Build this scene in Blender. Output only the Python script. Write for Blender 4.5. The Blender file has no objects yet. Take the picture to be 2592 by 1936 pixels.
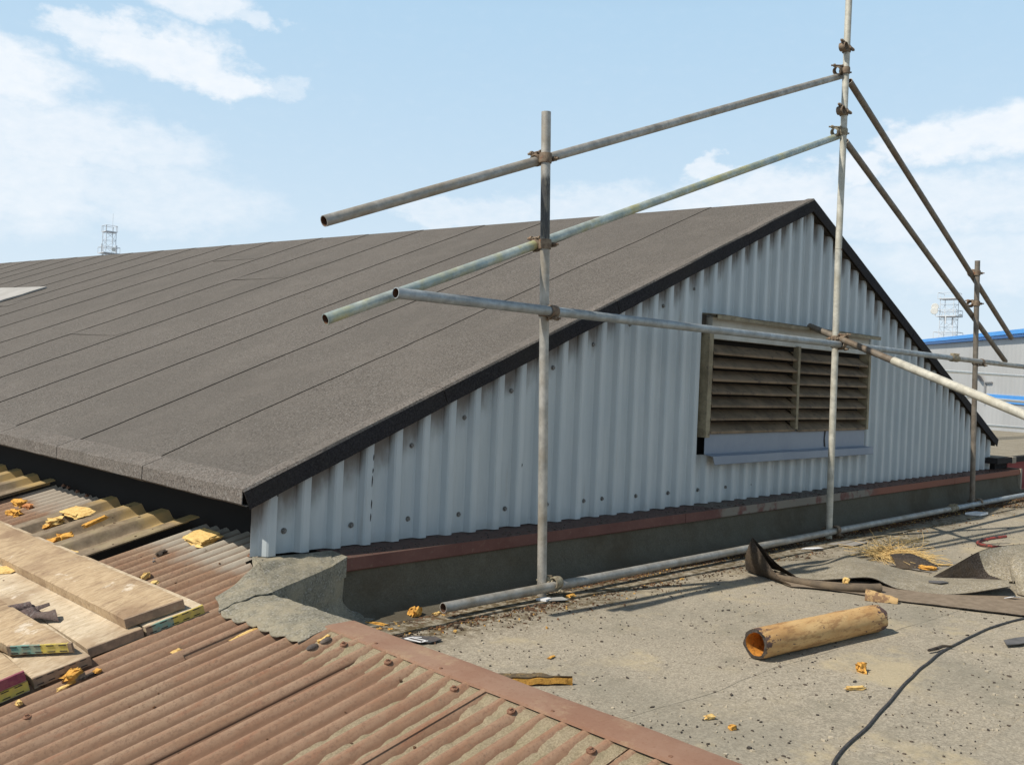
import bpy, bmesh, math, random
from mathutils import Vector, Matrix, noise as mn
R_ = math.radians
random.seed(7)
sc = bpy.context.scene
COL = sc.collection

# ------------------------------------------------------------------ camera, sky, sun, exposure
cam_d = bpy.data.cameras.new('camera')
cam = bpy.data.objects.new('camera', cam_d)
COL.objects.link(cam)
cam.matrix_world = Matrix(((0.7137, -0.0252, -0.6999, 0.0),
                           (-0.6991, 0.0344, -0.7142, 0.0),
                           (0.0421, 0.9991, 0.0069, 1.12),
                           (0, 0, 0, 1)))
cam.matrix_world = Matrix.LocRotScale(cam.matrix_world.translation, cam.matrix_world.to_quaternion().normalized(), None)
cam_d.lens = 31.736
cam_d.sensor_width = 36
cam_d.clip_end = 3000
sc.camera = cam

SUN = Vector((-0.83, 0.25, 1.0)).normalized()        # towards the sun
sl = bpy.data.lights.new('sun', 'SUN')
sl.energy = 4.8
sl.angle = R_(0.6)
sl.color = (1.0, 0.93, 0.82)
so = bpy.data.objects.new('sun', sl)
COL.objects.link(so)
so.rotation_euler = (-SUN).to_track_quat('-Z', 'Y').to_euler()

world = bpy.data.worlds.new('World')
sc.world = world
world.use_nodes = True
nt = world.node_tree
nt.nodes.clear()
def wn(t, **k):
    n = nt.nodes.new(t)
    for a, b in k.items():
        setattr(n, a, b)
    return n
wout = wn('ShaderNodeOutputWorld')
bg = wn('ShaderNodeBackground')
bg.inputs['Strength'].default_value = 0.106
nt.links.new(bg.outputs[0], wout.inputs[0])
sky = wn('ShaderNodeTexSky', sky_type='NISHITA', sun_disc=False)
sky.sun_elevation = math.asin(SUN.z)
sky.sun_rotation = math.atan2(SUN.x, SUN.y)
sky.air_density = 1.0
sky.dust_density = 1.5
sky.ozone_density = 2.0
def wmath(op, a, b=None, c=None, clamp=False):
    n = wn('ShaderNodeMath', operation=op, use_clamp=clamp)
    for i, x in enumerate((a, b, c)):
        if x is None: continue
        if isinstance(x, (int, float)): n.inputs[i].default_value = x
        else: nt.links.new(x, n.inputs[i])
    return n.outputs[0]
def wmix(f, a, b):
    n = wn('ShaderNodeMix', data_type='RGBA')
    for s, x in ((0, f), (6, a), (7, b)):
        if isinstance(x, (int, float)): n.inputs[s].default_value = x
        elif isinstance(x, tuple): n.inputs[s].default_value = (*x, 1)
        else: nt.links.new(x, n.inputs[s])
    return n.outputs[2]
tc = wn('ShaderNodeTexCoord')
sp = wn('ShaderNodeSeparateXYZ')
nt.links.new(tc.outputs['Generated'], sp.inputs[0])
el = wmath('MULTIPLY', wmath('ARCSINE', sp.outputs[2]), 57.2958)
az = wmath('MULTIPLY', wmath('ARCTAN2', sp.outputs[1], sp.outputs[0]), 57.2958)
def wnoise(scale, detail, rough, sz=1.0):
    cmb = wn('ShaderNodeCombineXYZ')
    nt.links.new(az, cmb.inputs[0])
    nt.links.new(wmath('MULTIPLY', el, sz), cmb.inputs[1])
    n = wn('ShaderNodeTexNoise')
    n.inputs['Scale'].default_value = scale
    n.inputs['Detail'].default_value = detail
    n.inputs['Roughness'].default_value = rough
    nt.links.new(cmb.outputs[0], n.inputs['Vector'])
    return n
n1 = wnoise(0.35, 7, 0.6, 1.6)
sepc = wn('ShaderNodeSeparateColor')
nt.links.new(n1.outputs['Color'], sepc.inputs[0])
azw = wmath('ADD', az, wmath('MULTIPLY', wmath('SUBTRACT', sepc.outputs[0], 0.5), 7.0))
elw = wmath('ADD', el, wmath('MULTIPLY', wmath('SUBTRACT', sepc.outputs[1], 0.5), 3.6))
n2 = wnoise(0.9, 6, 0.6, 1.8)
CLOUDS = [  # azimuth, elevation, half width, half height (degrees), density
 (71.5,18.0,2.6,1.0,.9),(68.6,17.9,3.0,1.2,1.),(66.0,17.1,3.6,1.4,1.),(63.6,16.1,2.6,1.1,1.),(65.6,20.6,3.6,1.3,.9),
 (62.3,20.0,1.8,.7,.7),(60.5,16.6,1.4,.8,.5),(76.5,15.2,5.0,1.9,1.),(67.5,17.6,4.2,1.6,1.),(73.5,12.4,6.0,2.3,.8),(69.7,12.0,6.4,1.6,.7),
 (76.0,9.6,7.0,3.4,.75),(67.2,9.5,7.0,2.2,.6),(51.0,9.9,2.4,.9,.6),(47.0,9.9,4.4,1.2,.6),(33.6,13.2,1.9,.6,.8),
 (31.0,11.4,6.6,1.7,.8),(25.2,13.2,2.6,1.1,.9),(21.5,14.3,3.2,1.3,1.),(17.0,14.6,4.5,1.7,1.),(22.0,10.9,8.8,2.0,.75),
 (18.1,7.7,7.9,2.2,.6),(40.4,10.6,5.6,1.4,.6),
]
dens = None
for (a, e, ra, re, k) in CLOUDS:
    ta = wmath('MULTIPLY', wmath('SUBTRACT', azw, ((a + 180) % 360) - 180), 1 / ra)
    te = wmath('MULTIPLY', wmath('SUBTRACT', elw, e), 1 / re)
    r2 = wmath('ADD', wmath('MULTIPLY', ta, ta), wmath('MULTIPLY', te, te))
    s = wmath('MULTIPLY', wmath('SUBTRACT', 1.35, r2, clamp=True), k)
    dens = s if dens is None else wmath('MAXIMUM', dens, s)
dens = wmath('ADD', dens, wmath('MULTIPLY', wmath('SUBTRACT', n2.outputs['Fac'], 0.5), 0.55))
mr = wn('ShaderNodeMapRange', interpolation_type='SMOOTHSTEP')
mr.inputs['From Min'].default_value = -0.05
mr.inputs['From Max'].default_value = 1.4
nt.links.new(dens, mr.inputs['Value'])
cmask = wmath('MULTIPLY', mr.outputs[0], 0.92)
# thin milky haze that thickens to the horizon
hz = wmath('POWER', wmath('SUBTRACT', 1.0, wmath('MULTIPLY', wmath('ABSOLUTE', el), 1 / 34.0), clamp=True), 1.7)
hz = wmath('MULTIPLY', hz, 0.80, clamp=True)
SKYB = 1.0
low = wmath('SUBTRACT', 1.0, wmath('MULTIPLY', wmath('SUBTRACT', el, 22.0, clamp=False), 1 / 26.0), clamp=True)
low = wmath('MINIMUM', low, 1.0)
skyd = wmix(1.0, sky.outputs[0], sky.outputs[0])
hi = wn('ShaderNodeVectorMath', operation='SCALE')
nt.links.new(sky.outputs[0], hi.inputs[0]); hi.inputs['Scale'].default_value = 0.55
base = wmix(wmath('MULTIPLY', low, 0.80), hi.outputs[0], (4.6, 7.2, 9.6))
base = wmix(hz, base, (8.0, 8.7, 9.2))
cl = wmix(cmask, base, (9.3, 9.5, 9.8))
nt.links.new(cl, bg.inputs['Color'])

vs = sc.view_settings
vs.view_transform = 'Standard'
vs.look = 'None'
vs.exposure = 0.0
vs.gamma = 1.0

# ------------------------------------------------------------------ helpers
def V(*a): return Vector(a)
def lerp(a, b, t): return a + (b - a) * t
def nz(p, s=1.0, o=0.0): return mn.noise(Vector(p) * s + Vector((o, o * 1.7, -o)))

class MB:
    def __init__(s): s.v = []; s.f = []; s.m = []
    def add(s, vs, fs, m=0):
        b = len(s.v)
        s.v += [Vector(x) for x in vs]
        for f in fs:
            s.f.append([b + i for i in f]); s.m.append(m)
    def grid(s, fn, nu, nv, m=0, flip=False):
        vs = [fn(i / nu, j / nv) for i in range(nu + 1) for j in range(nv + 1)]
        fs = []
        for i in range(nu):
            for j in range(nv):
                q = [i * (nv + 1) + j, (i + 1) * (nv + 1) + j, (i + 1) * (nv + 1) + j + 1, i * (nv + 1) + j + 1]
                fs.append(q[::-1] if flip else q)
        s.add(vs, fs, m)
    def slab(s, fn, nu, nv, th, m=0, ms=None):
        """sheet with thickness: fn(u,v) top point, th vector or float down the z axis"""
        d = th if isinstance(th, Vector) else Vector((0, 0, -th))
        top = [Vector(fn(i / nu, j / nv)) for i in range(nu + 1) for j in range(nv + 1)]
        n = len(top); W = nv + 1
        vs = top + [p + d for p in top]
        fs = []; ms = m if ms is None else ms
        for i in range(nu):
            for j in range(nv):
                a, b, c, e = i * W + j, (i + 1) * W + j, (i + 1) * W + j + 1, i * W + j + 1
                fs.append((a, b, c, e)); fs.append((n + e, n + c, n + b, n + a))
        s.add(vs, fs, m)
        b0 = len(s.v) - len(vs)
        for i in range(nu):
            for (j, fl) in ((0, 0), (nv, 1)):
                a, b = i * W + j, (i + 1) * W + j
                q = [b0 + a, b0 + n + a, b0 + n + b, b0 + b]
                s.f.append(q[::-1] if fl else q); s.m.append(ms)
        for j in range(nv):
            for (i, fl) in ((0, 1), (nu, 0)):
                a, b = i * W + j, i * W + j + 1
                q = [b0 + a, b0 + n + a, b0 + n + b, b0 + b]
                s.f.append(q[::-1] if fl else q); s.m.append(ms)
    def box(s, o, ax, ay, az, m=0):
        """box from corner o with edge vectors"""
        o, ax, ay, az = map(Vector, (o, ax, ay, az))
        vs = [o, o + ax, o + ax + ay, o + ay]
        vs += [p + az for p in vs]
        s.add(vs, [(0, 3, 2, 1), (4, 5, 6, 7), (0, 1, 5, 4), (1, 2, 6, 5), (2, 3, 7, 6), (3, 0, 4, 7)], m)
    def prism(s, poly, d, m=0):
        n = len(poly); d = Vector(d)
        vs = [Vector(p) for p in poly] + [Vector(p) + d for p in poly]
        fs = [tuple(range(n))[::-1], tuple(range(n, 2 * n))]
        fs += [(i, (i + 1) % n, n + (i + 1) % n, n + i) for i in range(n)]
        s.add(vs, fs, m)
    def tube(s, pts, r, seg=16, ri=None, m=0, closed=False, caps=True):
        pts = [Vector(p) for p in pts]
        rr = r if isinstance(r, (list, tuple)) else [r] * len(pts)
        rings = []
        t0 = (pts[1] - pts[0]).normalized()
        up = Vector((0, 0, 1)) if abs(t0.z) < 0.9 else Vector((1, 0, 0))
        x = t0.cross(up).normalized()
        for i, p in enumerate(pts):
            a = pts[max(i - 1, 0)]; b = pts[min(i + 1, len(pts) - 1)]
            t = (b - a).normalized()
            x = (x - t * x.dot(t)).normalized(); y = t.cross(x)
            rings.append((p, x.copy(), y))
        def mk(rad):
            out = []
            for (p, x, y), q in zip(rings, rad):
                out += [p + x * (q * math.cos(2 * math.pi * k / seg)) + y * (q * math.sin(2 * math.pi * k / seg)) for k in range(seg)]
            return out
        n = len(pts)
        o = mk(rr)
        fs = [(i * seg + k, i * seg + (k + 1) % seg, (i + 1) * seg + (k + 1) % seg, (i + 1) * seg + k) for i in range(n - 1) for k in range(seg)]
        if ri is None:
            if caps:
                fs += [tuple(range(seg))[::-1], tuple((n - 1) * seg + k for k in range(seg))]
            s.add(o, fs, m)
        else:
            q = ri if isinstance(ri, (list, tuple)) else [ri] * n
            inn = mk(q); N = len(o)
            fs += [(N + i * seg + (k + 1) % seg, N + i * seg + k, N + (i + 1) * seg + k, N + (i + 1) * seg + (k + 1) % seg) for i in range(n - 1) for k in range(seg)]
            fs += [((k + 1) % seg, k, N + k, N + (k + 1) % seg) for k in range(seg)]
            e = (n - 1) * seg
            fs += [(e + k, e + (k + 1) % seg, N + e + (k + 1) % seg, N + e + k) for k in range(seg)]
            s.add(o + inn, fs, m)

BASE = {}
def link(name, mb, mats, parent=None, smooth=35):
    loc = BASE.get(parent, Vector((0, 0, 0))) if parent else None
    if parent is None:
        xs = [p.x for p in mb.v]; ys = [p.y for p in mb.v]; zs = [p.z for p in mb.v]
        loc = Vector(((min(xs) + max(xs)) / 2, (min(ys) + max(ys)) / 2, min(zs)))
    me = bpy.data.meshes.new(name)
    me.from_pydata([tuple(p - loc) for p in mb.v], [], mb.f)
    if not isinstance(mats, (list, tuple)): mats = [mats]
    for m in mats: me.materials.append(m)
    if len(mats) > 1: me.polygons.foreach_set('material_index', mb.m)
    me.validate(verbose=False)
    bm = bmesh.new(); bm.from_mesh(me)
    bmesh.ops.recalc_face_normals(bm, faces=bm.faces) if name not in NORECALC else None
    bm.to_mesh(me); bm.free()
    me.update()
    if smooth:
        me.shade_smooth(); me.set_sharp_from_angle(angle=R_(smooth))
    o = bpy.data.objects.new(name, me)
    COL.objects.link(o)
    if parent:
        o.parent = parent
        BASE[o] = loc
    else:
        o.location = loc; BASE[o] = loc
    return o
NORECALC = set()
def thing(name, label, cat, loc, group=None):
    o = bpy.data.objects.new(name, None)
    COL.objects.link(o)
    o.location = loc; o.empty_display_size = 0.1
    BASE[o] = Vector(loc)
    return tag(o, label, cat, group)
def tag(o, label, cat, group=None):
    o['label'] = label; o['category'] = cat
    if group: o['group'] = group
    return o
def struct(o): o['kind'] = 'structure'; return o

# ------------------------------------------------------------------ materials
class M:
    def __init__(s, name, rough=0.8, metal=0.0, spec=0.4):
        s.mat = bpy.data.materials.new(name)
        s.mat.use_nodes = True
        s.nt = s.mat.node_tree
        s.b = s.nt.nodes['Principled BSDF']
        s.b.inputs['Roughness'].default_value = rough
        s.b.inputs['Metallic'].default_value = metal
        s.b.inputs['Specular IOR Level'].default_value = spec
        g = s.nt.nodes.new('ShaderNodeNewGeometry')
        s.pos = g.outputs['Position']
        s.geo = g
        s.h = None
    def n(s, t, **k):
        q = s.nt.nodes.new(t)
        for a, b in k.items(): setattr(q, a, b)
        return q
    def L(s, a, b): s.nt.links.new(a, b)
    def mp(s, scale=(1, 1, 1), rot=(0, 0, 0), loc=(0, 0, 0)):
        q = s.n('ShaderNodeMapping')
        q.inputs['Scale'].default_value = scale; q.inputs['Rotation'].default_value = rot; q.inputs['Location'].default_value = loc
        s.L(s.pos, q.inputs['Vector']); return q.outputs[0]
    def noise(s, scale, detail=4, rough=0.55, vec=None, lo=None, hi=None, dist=0.0, col=False):
        q = s.n('ShaderNodeTexNoise')
        q.inputs['Scale'].default_value = scale; q.inputs['Detail'].default_value = detail
        q.inputs['Roughness'].default_value = rough; q.inputs['Distortion'].default_value = dist
        s.L(vec if vec else s.pos, q.inputs['Vector'])
        o = q.outputs['Fac']
        if lo is not None: o = s.ramp(o, lo, hi)
        return o
    def vor(s, scale, vec=None, feat='F1', out='Distance', rnd=1.0):
        q = s.n('ShaderNodeTexVoronoi', feature=feat)
        q.inputs['Scale'].default_value = scale; q.inputs['Randomness'].default_value = rnd
        s.L(vec if vec else s.pos, q.inputs['Vector'])
        return q.outputs[out]
    def ramp(s, f, lo, hi, a=0.0, b=1.0, smooth=True):
        q = s.n('ShaderNodeMapRange', interpolation_type='SMOOTHSTEP' if smooth else 'LINEAR')
        q.inputs['From Min'].default_value = lo; q.inputs['From Max'].default_value = hi
        q.inputs['To Min'].default_value = a; q.inputs['To Max'].default_value = b
        s.L(f, q.inputs['Value']); return q.outputs[0]
    def mth(s, op, a, b=None, clamp=False):
        q = s.n('ShaderNodeMath', operation=op, use_clamp=clamp)
        for i, x in enumerate((a, b)):
            if x is None: continue
            if isinstance(x, (int, float)): q.inputs[i].default_value = x
            else: s.L(x, q.inputs[i])
        return q.outputs[0]
    def mix(s, f, a, b, mode='MIX'):
        q = s.n('ShaderNodeMix', data_type='RGBA', blend_type=mode)
        for i, x in ((0, f), (6, a), (7, b)):
            if isinstance(x, (int, float)): q.inputs[i].default_value = x
            elif isinstance(x, tuple): q.inputs[i].default_value = (*x, 1)
            else: s.L(x, q.inputs[i])
        return q.outputs[2]
    def col(s, c):
        if isinstance(c, tuple): s.b.inputs['Base Color'].default_value = (*c, 1)
        else: s.L(c, s.b.inputs['Base Color'])
        return s
    def rough(s, c): s.L(c, s.b.inputs['Roughness']); return s
    def bump(s, h, strength=0.5, dist=0.01):
        q = s.n('ShaderNodeBump')
        q.inputs['Strength'].default_value = strength; q.inputs['Distance'].default_value = dist
        s.L(h, q.inputs['Height'])
        if s.h is not None: s.L(s.h, q.inputs['Normal'])
        s.h = q.outputs[0]
        s.L(s.h, s.b.inputs['Normal']); return s
    def xyz(s):
        q = s.n('ShaderNodeSeparateXYZ'); s.L(s.pos, q.inputs[0]); return q.outputs

def sc3(c, k): return tuple(x * k for x in c)

def felt_mat(name, c, dirt=(0.10, 0.095, 0.075), amt=0.5, gran=1.0, big=1.3):
    m = M(name, rough=0.93, spec=0.15)
    g = m.noise(120, 3, 0.8)
    g2 = m.vor(150, out='Color')
    sepg = m.n('ShaderNodeSeparateColor'); m.L(g2, sepg.inputs[0])
    b = m.mix(m.ramp(g, 0.30, 0.70), sc3(c, 1 - 0.45 * min(gran, 1)), sc3(c, 1 + 0.5 * min(gran, 1)))
    oi = m.n('ShaderNodeObjectInfo')
    b = m.mix(m.mth('MULTIPLY', oi.outputs['Random'], 0.22), b, sc3(c, 0.62))
    b = m.mix(m.mth('MULTIPLY', m.ramp(sepg.outputs[0], 0.78, 0.95), 0.55 * gran), b, sc3((0.9, 0.86, 0.8), max(c) * 2.0))
    b = m.mix(m.mth('MULTIPLY', m.ramp(sepg.outputs[1], 0.75, 0.95), 0.6 * gran), b, sc3(c, 0.3))
    b = m.mix(m.mth('MULTIPLY', m.noise(big, 6, 0.6, lo=0.42, hi=0.68), amt), b, dirt)
    b = m.mix(m.mth('MULTIPLY', m.noise(big * 5, 5, 0.65, lo=0.45, hi=0.7), amt * 0.5), b, sc3(c, 1.3))
    m.col(b)
    m.bump(g, 0.5 * gran, 0.004)
    m.bump(m.noise(9, 4), 0.25, 0.02)
    return m.mat

FELT = felt_mat('mineral_felt', (0.128, 0.114, 0.100), dirt=(0.105, 0.095, 0.084), amt=0.55, big=0.6)
FELT_EDGE = felt_mat('mineral_felt_edge', (0.150, 0.132, 0.116), dirt=(0.11, 0.10, 0.088), amt=0.5, big=3)
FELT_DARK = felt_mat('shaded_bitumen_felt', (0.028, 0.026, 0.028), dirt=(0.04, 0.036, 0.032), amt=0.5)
FELT_GREEN = felt_mat('green_mineral_felt', (0.215, 0.20, 0.155), dirt=(0.33, 0.285, 0.20), amt=0.75, big=7, gran=0.8)
FELT_UP = felt_mat('upstand_felt', (0.112, 0.100, 0.074), dirt=(0.08, 0.062, 0.04), amt=0.7, big=2.2, gran=0.3)
FELT_TORN = felt_mat('weathered_felt', (0.29, 0.255, 0.19), dirt=(0.19, 0.165, 0.12), amt=0.6, big=5, gran=0.8)
FELT_BACK = felt_mat('felt_underside', (0.055, 0.045, 0.038), dirt=(0.11, 0.08, 0.05), amt=0.6, big=5)
BITUMEN = M('bitumen', 0.7).col((0.028, 0.024, 0.022)).mat

def roof_floor_mat():
    m = M('flat_roof_felt', 0.95, spec=0.12)
    c = (0.385, 0.338, 0.262)
    g = m.noise(110, 4, 0.8)
    b = m.mix(m.ramp(g, 0.32, 0.68), sc3(c, 0.62), sc3(c, 1.32))
    b = m.mix(m.mth('MULTIPLY', m.noise(0.9, 6, 0.6, lo=0.42, hi=0.66), 0.55), b, (0.24, 0.225, 0.18))
    b = m.mix(m.mth('MULTIPLY', m.noise(3.3, 6, 0.65, lo=0.52, hi=0.72), 0.6), b, (0.40, 0.34, 0.235))
    b = m.mix(m.mth('MULTIPLY', m.noise(14, 5, 0.7, lo=0.56, hi=0.72), 0.45), b, (0.17, 0.15, 0.115))
    b = m.mix(m.mth('MULTIPLY', m.noise(38, 8, 0.8, lo=0.44, hi=0.62), 0.5), b, sc3(c, 0.55))
    b = m.mix(m.mth('MULTIPLY', m.noise(1.7, 7, 0.7, vec=m.mp(loc=(1.3, 0.4, 0)), lo=0.53, hi=0.66), 0.65), b, (0.47, 0.39, 0.25))
    b = m.mix(m.mth('MULTIPLY', m.noise(2.1, 7, 0.72, vec=m.mp(loc=(6.3, 2.4, 0)), lo=0.52, hi=0.68), 0.5), b, (0.20, 0.185, 0.14))
    # trodden dirt and moss that has washed against the foot of the wall
    x, y, z = m.xyz()
    edge = m.ramp(m.mth('ADD', y, m.mth('MULTIPLY', m.noise(2.6, 5), 0.7)), 3.0, 3.45)
    b = m.mix(m.mth('MULTIPLY', edge, m.noise(22, 5, 0.7, lo=0.36, hi=0.6)), b, (0.10, 0.075, 0.04))
    v = m.vor(75, out='Distance')
    spk = m.mth('MULTIPLY', m.ramp(v, 0.20, 0.10), m.noise(7, 3, lo=0.42, hi=0.62))
    b = m.mix(m.mth('MULTIPLY', spk, 0.75), b, (0.07, 0.06, 0.05))
    m.col(b)
    m.bump(g, 0.5, 0.005)
    m.bump(m.noise(3, 5), 0.3, 0.03)
    return m.mat
FLOOR = roof_floor_mat()

_O = V(1.814, 2.755, 0.175); _U = V(0.963, -0.070, 0.261).normalized(); _Vv = V(0.057, 0.997, 0.058)
_N = _U.cross(_Vv).normalized(); _Vv = _N.cross(_U).normalized()
RV = tuple(_Vv); RV0 = -_O.dot(_Vv)
def rust_mat():
    m = M('rusty_corrugated_iron', 0.78, 0.0, 0.35)
    st = m.mp(scale=(1.2, 9, 4), rot=(0, 0, R_(4)))
    b = m.mix(m.noise(2.2, 6, 0.65, vec=st, lo=0.3, hi=0.7), (0.255, 0.15, 0.088), (0.33, 0.222, 0.146))
    b = m.mix(m.mth('MULTIPLY', m.noise(5.5, 6, 0.7, vec=st, lo=0.48, hi=0.70), 0.6), b, (0.27, 0.115, 0.062))
    b = m.mix(m.mth('MULTIPLY', m.noise(1.4, 5, 0.6, lo=0.50, hi=0.68), 0.6), b, (0.36, 0.27, 0.18))
    b = m.mix(m.mth('MULTIPLY', m.noise(80, 4, 0.85, lo=0.47, hi=0.66), 0.65), b, (0.155, 0.09, 0.06))
    # pale zinc left where the eaves overhang
    x, y, z = m.xyz()
    t = m.mth('ADD', m.mth('ADD', x, m.mth('MULTIPLY', y, 0.09)), m.mth('MULTIPLY', m.noise(5.0, 5, 0.6), 0.34))
    zinc = m.mth('MULTIPLY', m.ramp(t, 2.30, 2.44), m.ramp(y, 3.35, 3.6))
    b = m.mix(m.mth('MULTIPLY', zinc, 0.85), b, (0.40, 0.365, 0.30))
    # dirt lying along the troughs, darkened further to paint in their shading
    dp = m.n('ShaderNodeVectorMath', operation='DOT_PRODUCT'); m.L(m.pos, dp.inputs[0]); dp.inputs[1].default_value = RV
    ph = m.mth('COSINE', m.mth('MULTIPLY', m.mth('ADD', dp.outputs['Value'], RV0 + 0.242), 2 * math.pi / 0.0762))
    b = m.mix(m.mth('MULTIPLY', m.ramp(ph, 0.35, -0.9), m.noise(3.5, 6, 0.7, lo=0.15, hi=0.55)), b, (0.145, 0.085, 0.052))
    oi = m.n('ShaderNodeObjectInfo')
    b = m.mix(m.mth('MULTIPLY', oi.outputs['Random'], 0.25), b, (0.24, 0.125, 0.075))
    b = m.mix(m.mth('MULTIPLY', m.noise(26, 5, 0.75, lo=0.60, hi=0.72), 0.65), b, (0.14, 0.11, 0.075))
    m.col(b)
    m.bump(m.noise(110, 4, 0.8), 0.6, 0.003)
    m.bump(m.noise(14, 4), 0.35, 0.010)
    return m.mat
RUST = rust_mat()

def grp_mat():
    m = M('weathered_yellow_rooflight', 0.55, 0.0, 0.4)
    x, y, z = m.xyz()
    t = m.mth('ADD', m.mth('ADD', x, m.mth('MULTIPLY', y, 0.13)), m.mth('MULTIPLY', m.noise(6, 5, 0.6), 0.22))
    clean = m.ramp(t, 2.57, 2.66)
    d = m.mix(m.noise(18, 5, 0.7, lo=0.3, hi=0.7), (0.17, 0.125, 0.08), (0.29, 0.225, 0.15))
    d = m.mix(m.mth('MULTIPLY', m.noise(5, 5, 0.7, lo=0.45, hi=0.7), 0.6), d, (0.33, 0.27, 0.15))
    y2 = m.mix(m.noise(9, 4, 0.6, lo=0.3, hi=0.75), (0.42, 0.29, 0.115), (0.35, 0.255, 0.13))
    m.col(m.mix(clean, d, y2))
    m.bump(m.noise(120, 3, 0.7), 0.3, 0.002)
    return m.mat
GRP = grp_mat()

def strip_mat():
    m = M('rusty_edge_trim', 0.8, 0, 0.3)
    b = m.mix(m.noise(3.5, 6, 0.65, lo=0.3, hi=0.7), (0.255, 0.14, 0.092), (0.31, 0.195, 0.135))
    b = m.mix(m.mth('MULTIPLY', m.noise(8, 6, 0.7, lo=0.52, hi=0.7), 0.7), b, (0.37, 0.26, 0.165))
    b = m.mix(m.mth('MULTIPLY', m.noise(70, 3, 0.8, lo=0.5, hi=0.75), 0.5), b, (0.20, 0.10, 0.06))
    m.col(b); m.bump(m.noise(130, 3, 0.7), 0.3, 0.002)
    return m.mat
TRIM = strip_mat()

def flash_mat():
    m = M('red_oxide_flashing', 0.7, 0, 0.35)
    x, y, z = m.xyz()
    b = m.mix(m.noise(5, 5, 0.6, lo=0.3, hi=0.7), (0.115, 0.045, 0.035), (0.15, 0.065, 0.05))
    w = m.mth('ADD', x, m.mth('MULTIPLY', m.noise(3.0, 5, 0.7), 1.6))
    band = m.mth('MULTIPLY', m.ramp(w, 6.0, 6.25), m.ramp(w, 8.6, 8.35))
    b = m.mix(m.mth('MULTIPLY', band, m.noise(7, 4, 0.6, lo=0.35, hi=0.5)), b, (0.20, 0.175, 0.14))
    b = m.mix(m.ramp(w, 8.3, 8.8), b, (0.23, 0.085, 0.05))
    b = m.mix(m.mth('MULTIPLY', m.noise(40, 4, 0.7, lo=0.55, hi=0.72), 0.5), b, (0.20, 0.13, 0.09))
    up = m.n('ShaderNodeSeparateXYZ'); m.L(m.geo.outputs['Normal'], up.inputs[0])
    dirt = m.mth('MULTIPLY', m.ramp(up.outputs[2], 0.6, 0.9), m.noise(28, 5, 0.7, lo=0.3, hi=0.5))
    b = m.mix(m.mth('MULTIPLY', dirt, 0.65), b, (0.085, 0.06, 0.045))
    m.col(b)
    return m.mat
FLASH = flash_mat()

def clad_mat():
    m = M('pale_blue_grey_cladding', 0.42, 0, 0.5)
    x, y, z = m.xyz()
    st = m.mp(scale=(6, 6, 0.6))
    b = m.mix(m.noise(3, 5, 0.6, vec=st, lo=0.3, hi=0.75), (0.44, 0.482, 0.492), (0.52, 0.55, 0.55))
    b = m.mix(m.mth('MULTIPLY', m.noise(2.0, 4, lo=0.4, hi=0.7), 0.35), b, (0.38, 0.43, 0.46))
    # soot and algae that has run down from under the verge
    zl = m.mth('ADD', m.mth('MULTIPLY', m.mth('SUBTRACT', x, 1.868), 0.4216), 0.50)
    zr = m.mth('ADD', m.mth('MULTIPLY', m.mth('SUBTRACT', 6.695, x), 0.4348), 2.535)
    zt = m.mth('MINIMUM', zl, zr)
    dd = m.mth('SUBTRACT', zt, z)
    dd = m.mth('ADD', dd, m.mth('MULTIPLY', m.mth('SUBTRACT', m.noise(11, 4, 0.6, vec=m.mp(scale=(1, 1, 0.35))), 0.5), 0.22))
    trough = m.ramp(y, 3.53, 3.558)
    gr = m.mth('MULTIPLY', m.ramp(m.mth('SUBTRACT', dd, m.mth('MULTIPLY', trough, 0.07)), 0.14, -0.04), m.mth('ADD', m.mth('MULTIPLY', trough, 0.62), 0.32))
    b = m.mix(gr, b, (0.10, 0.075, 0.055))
    bot = m.mth('MULTIPLY', m.ramp(m.mth('ADD', z, m.mth('MULTIPLY', m.noise(9, 4), 0.2)), 0.46, 0.36), 0.35)
    b = m.mix(bot, b, (0.34, 0.34, 0.31))
    ch = m.noise(17, 5, 0.7, vec=m.mp(scale=(1.6, 1, 0.28)), lo=0.72, hi=0.75)
    b = m.mix(m.mth('MULTIPLY', ch, 0.9), b, (0.05, 0.05, 0.055))
    m.col(b)
    rs_ = m.noise(7, 5, 0.7, vec=m.mp(scale=(3.5, 1, 0.16)), lo=0.60, hi=0.72)
    b = m.mix(m.mth('MULTIPLY', rs_, 0.35), b, (0.30, 0.27, 0.22))
    m.col(b)
    m.bump(m.noise(4, 3), 0.22, 0.03)
    return m.mat
CLAD = clad_mat()

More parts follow.
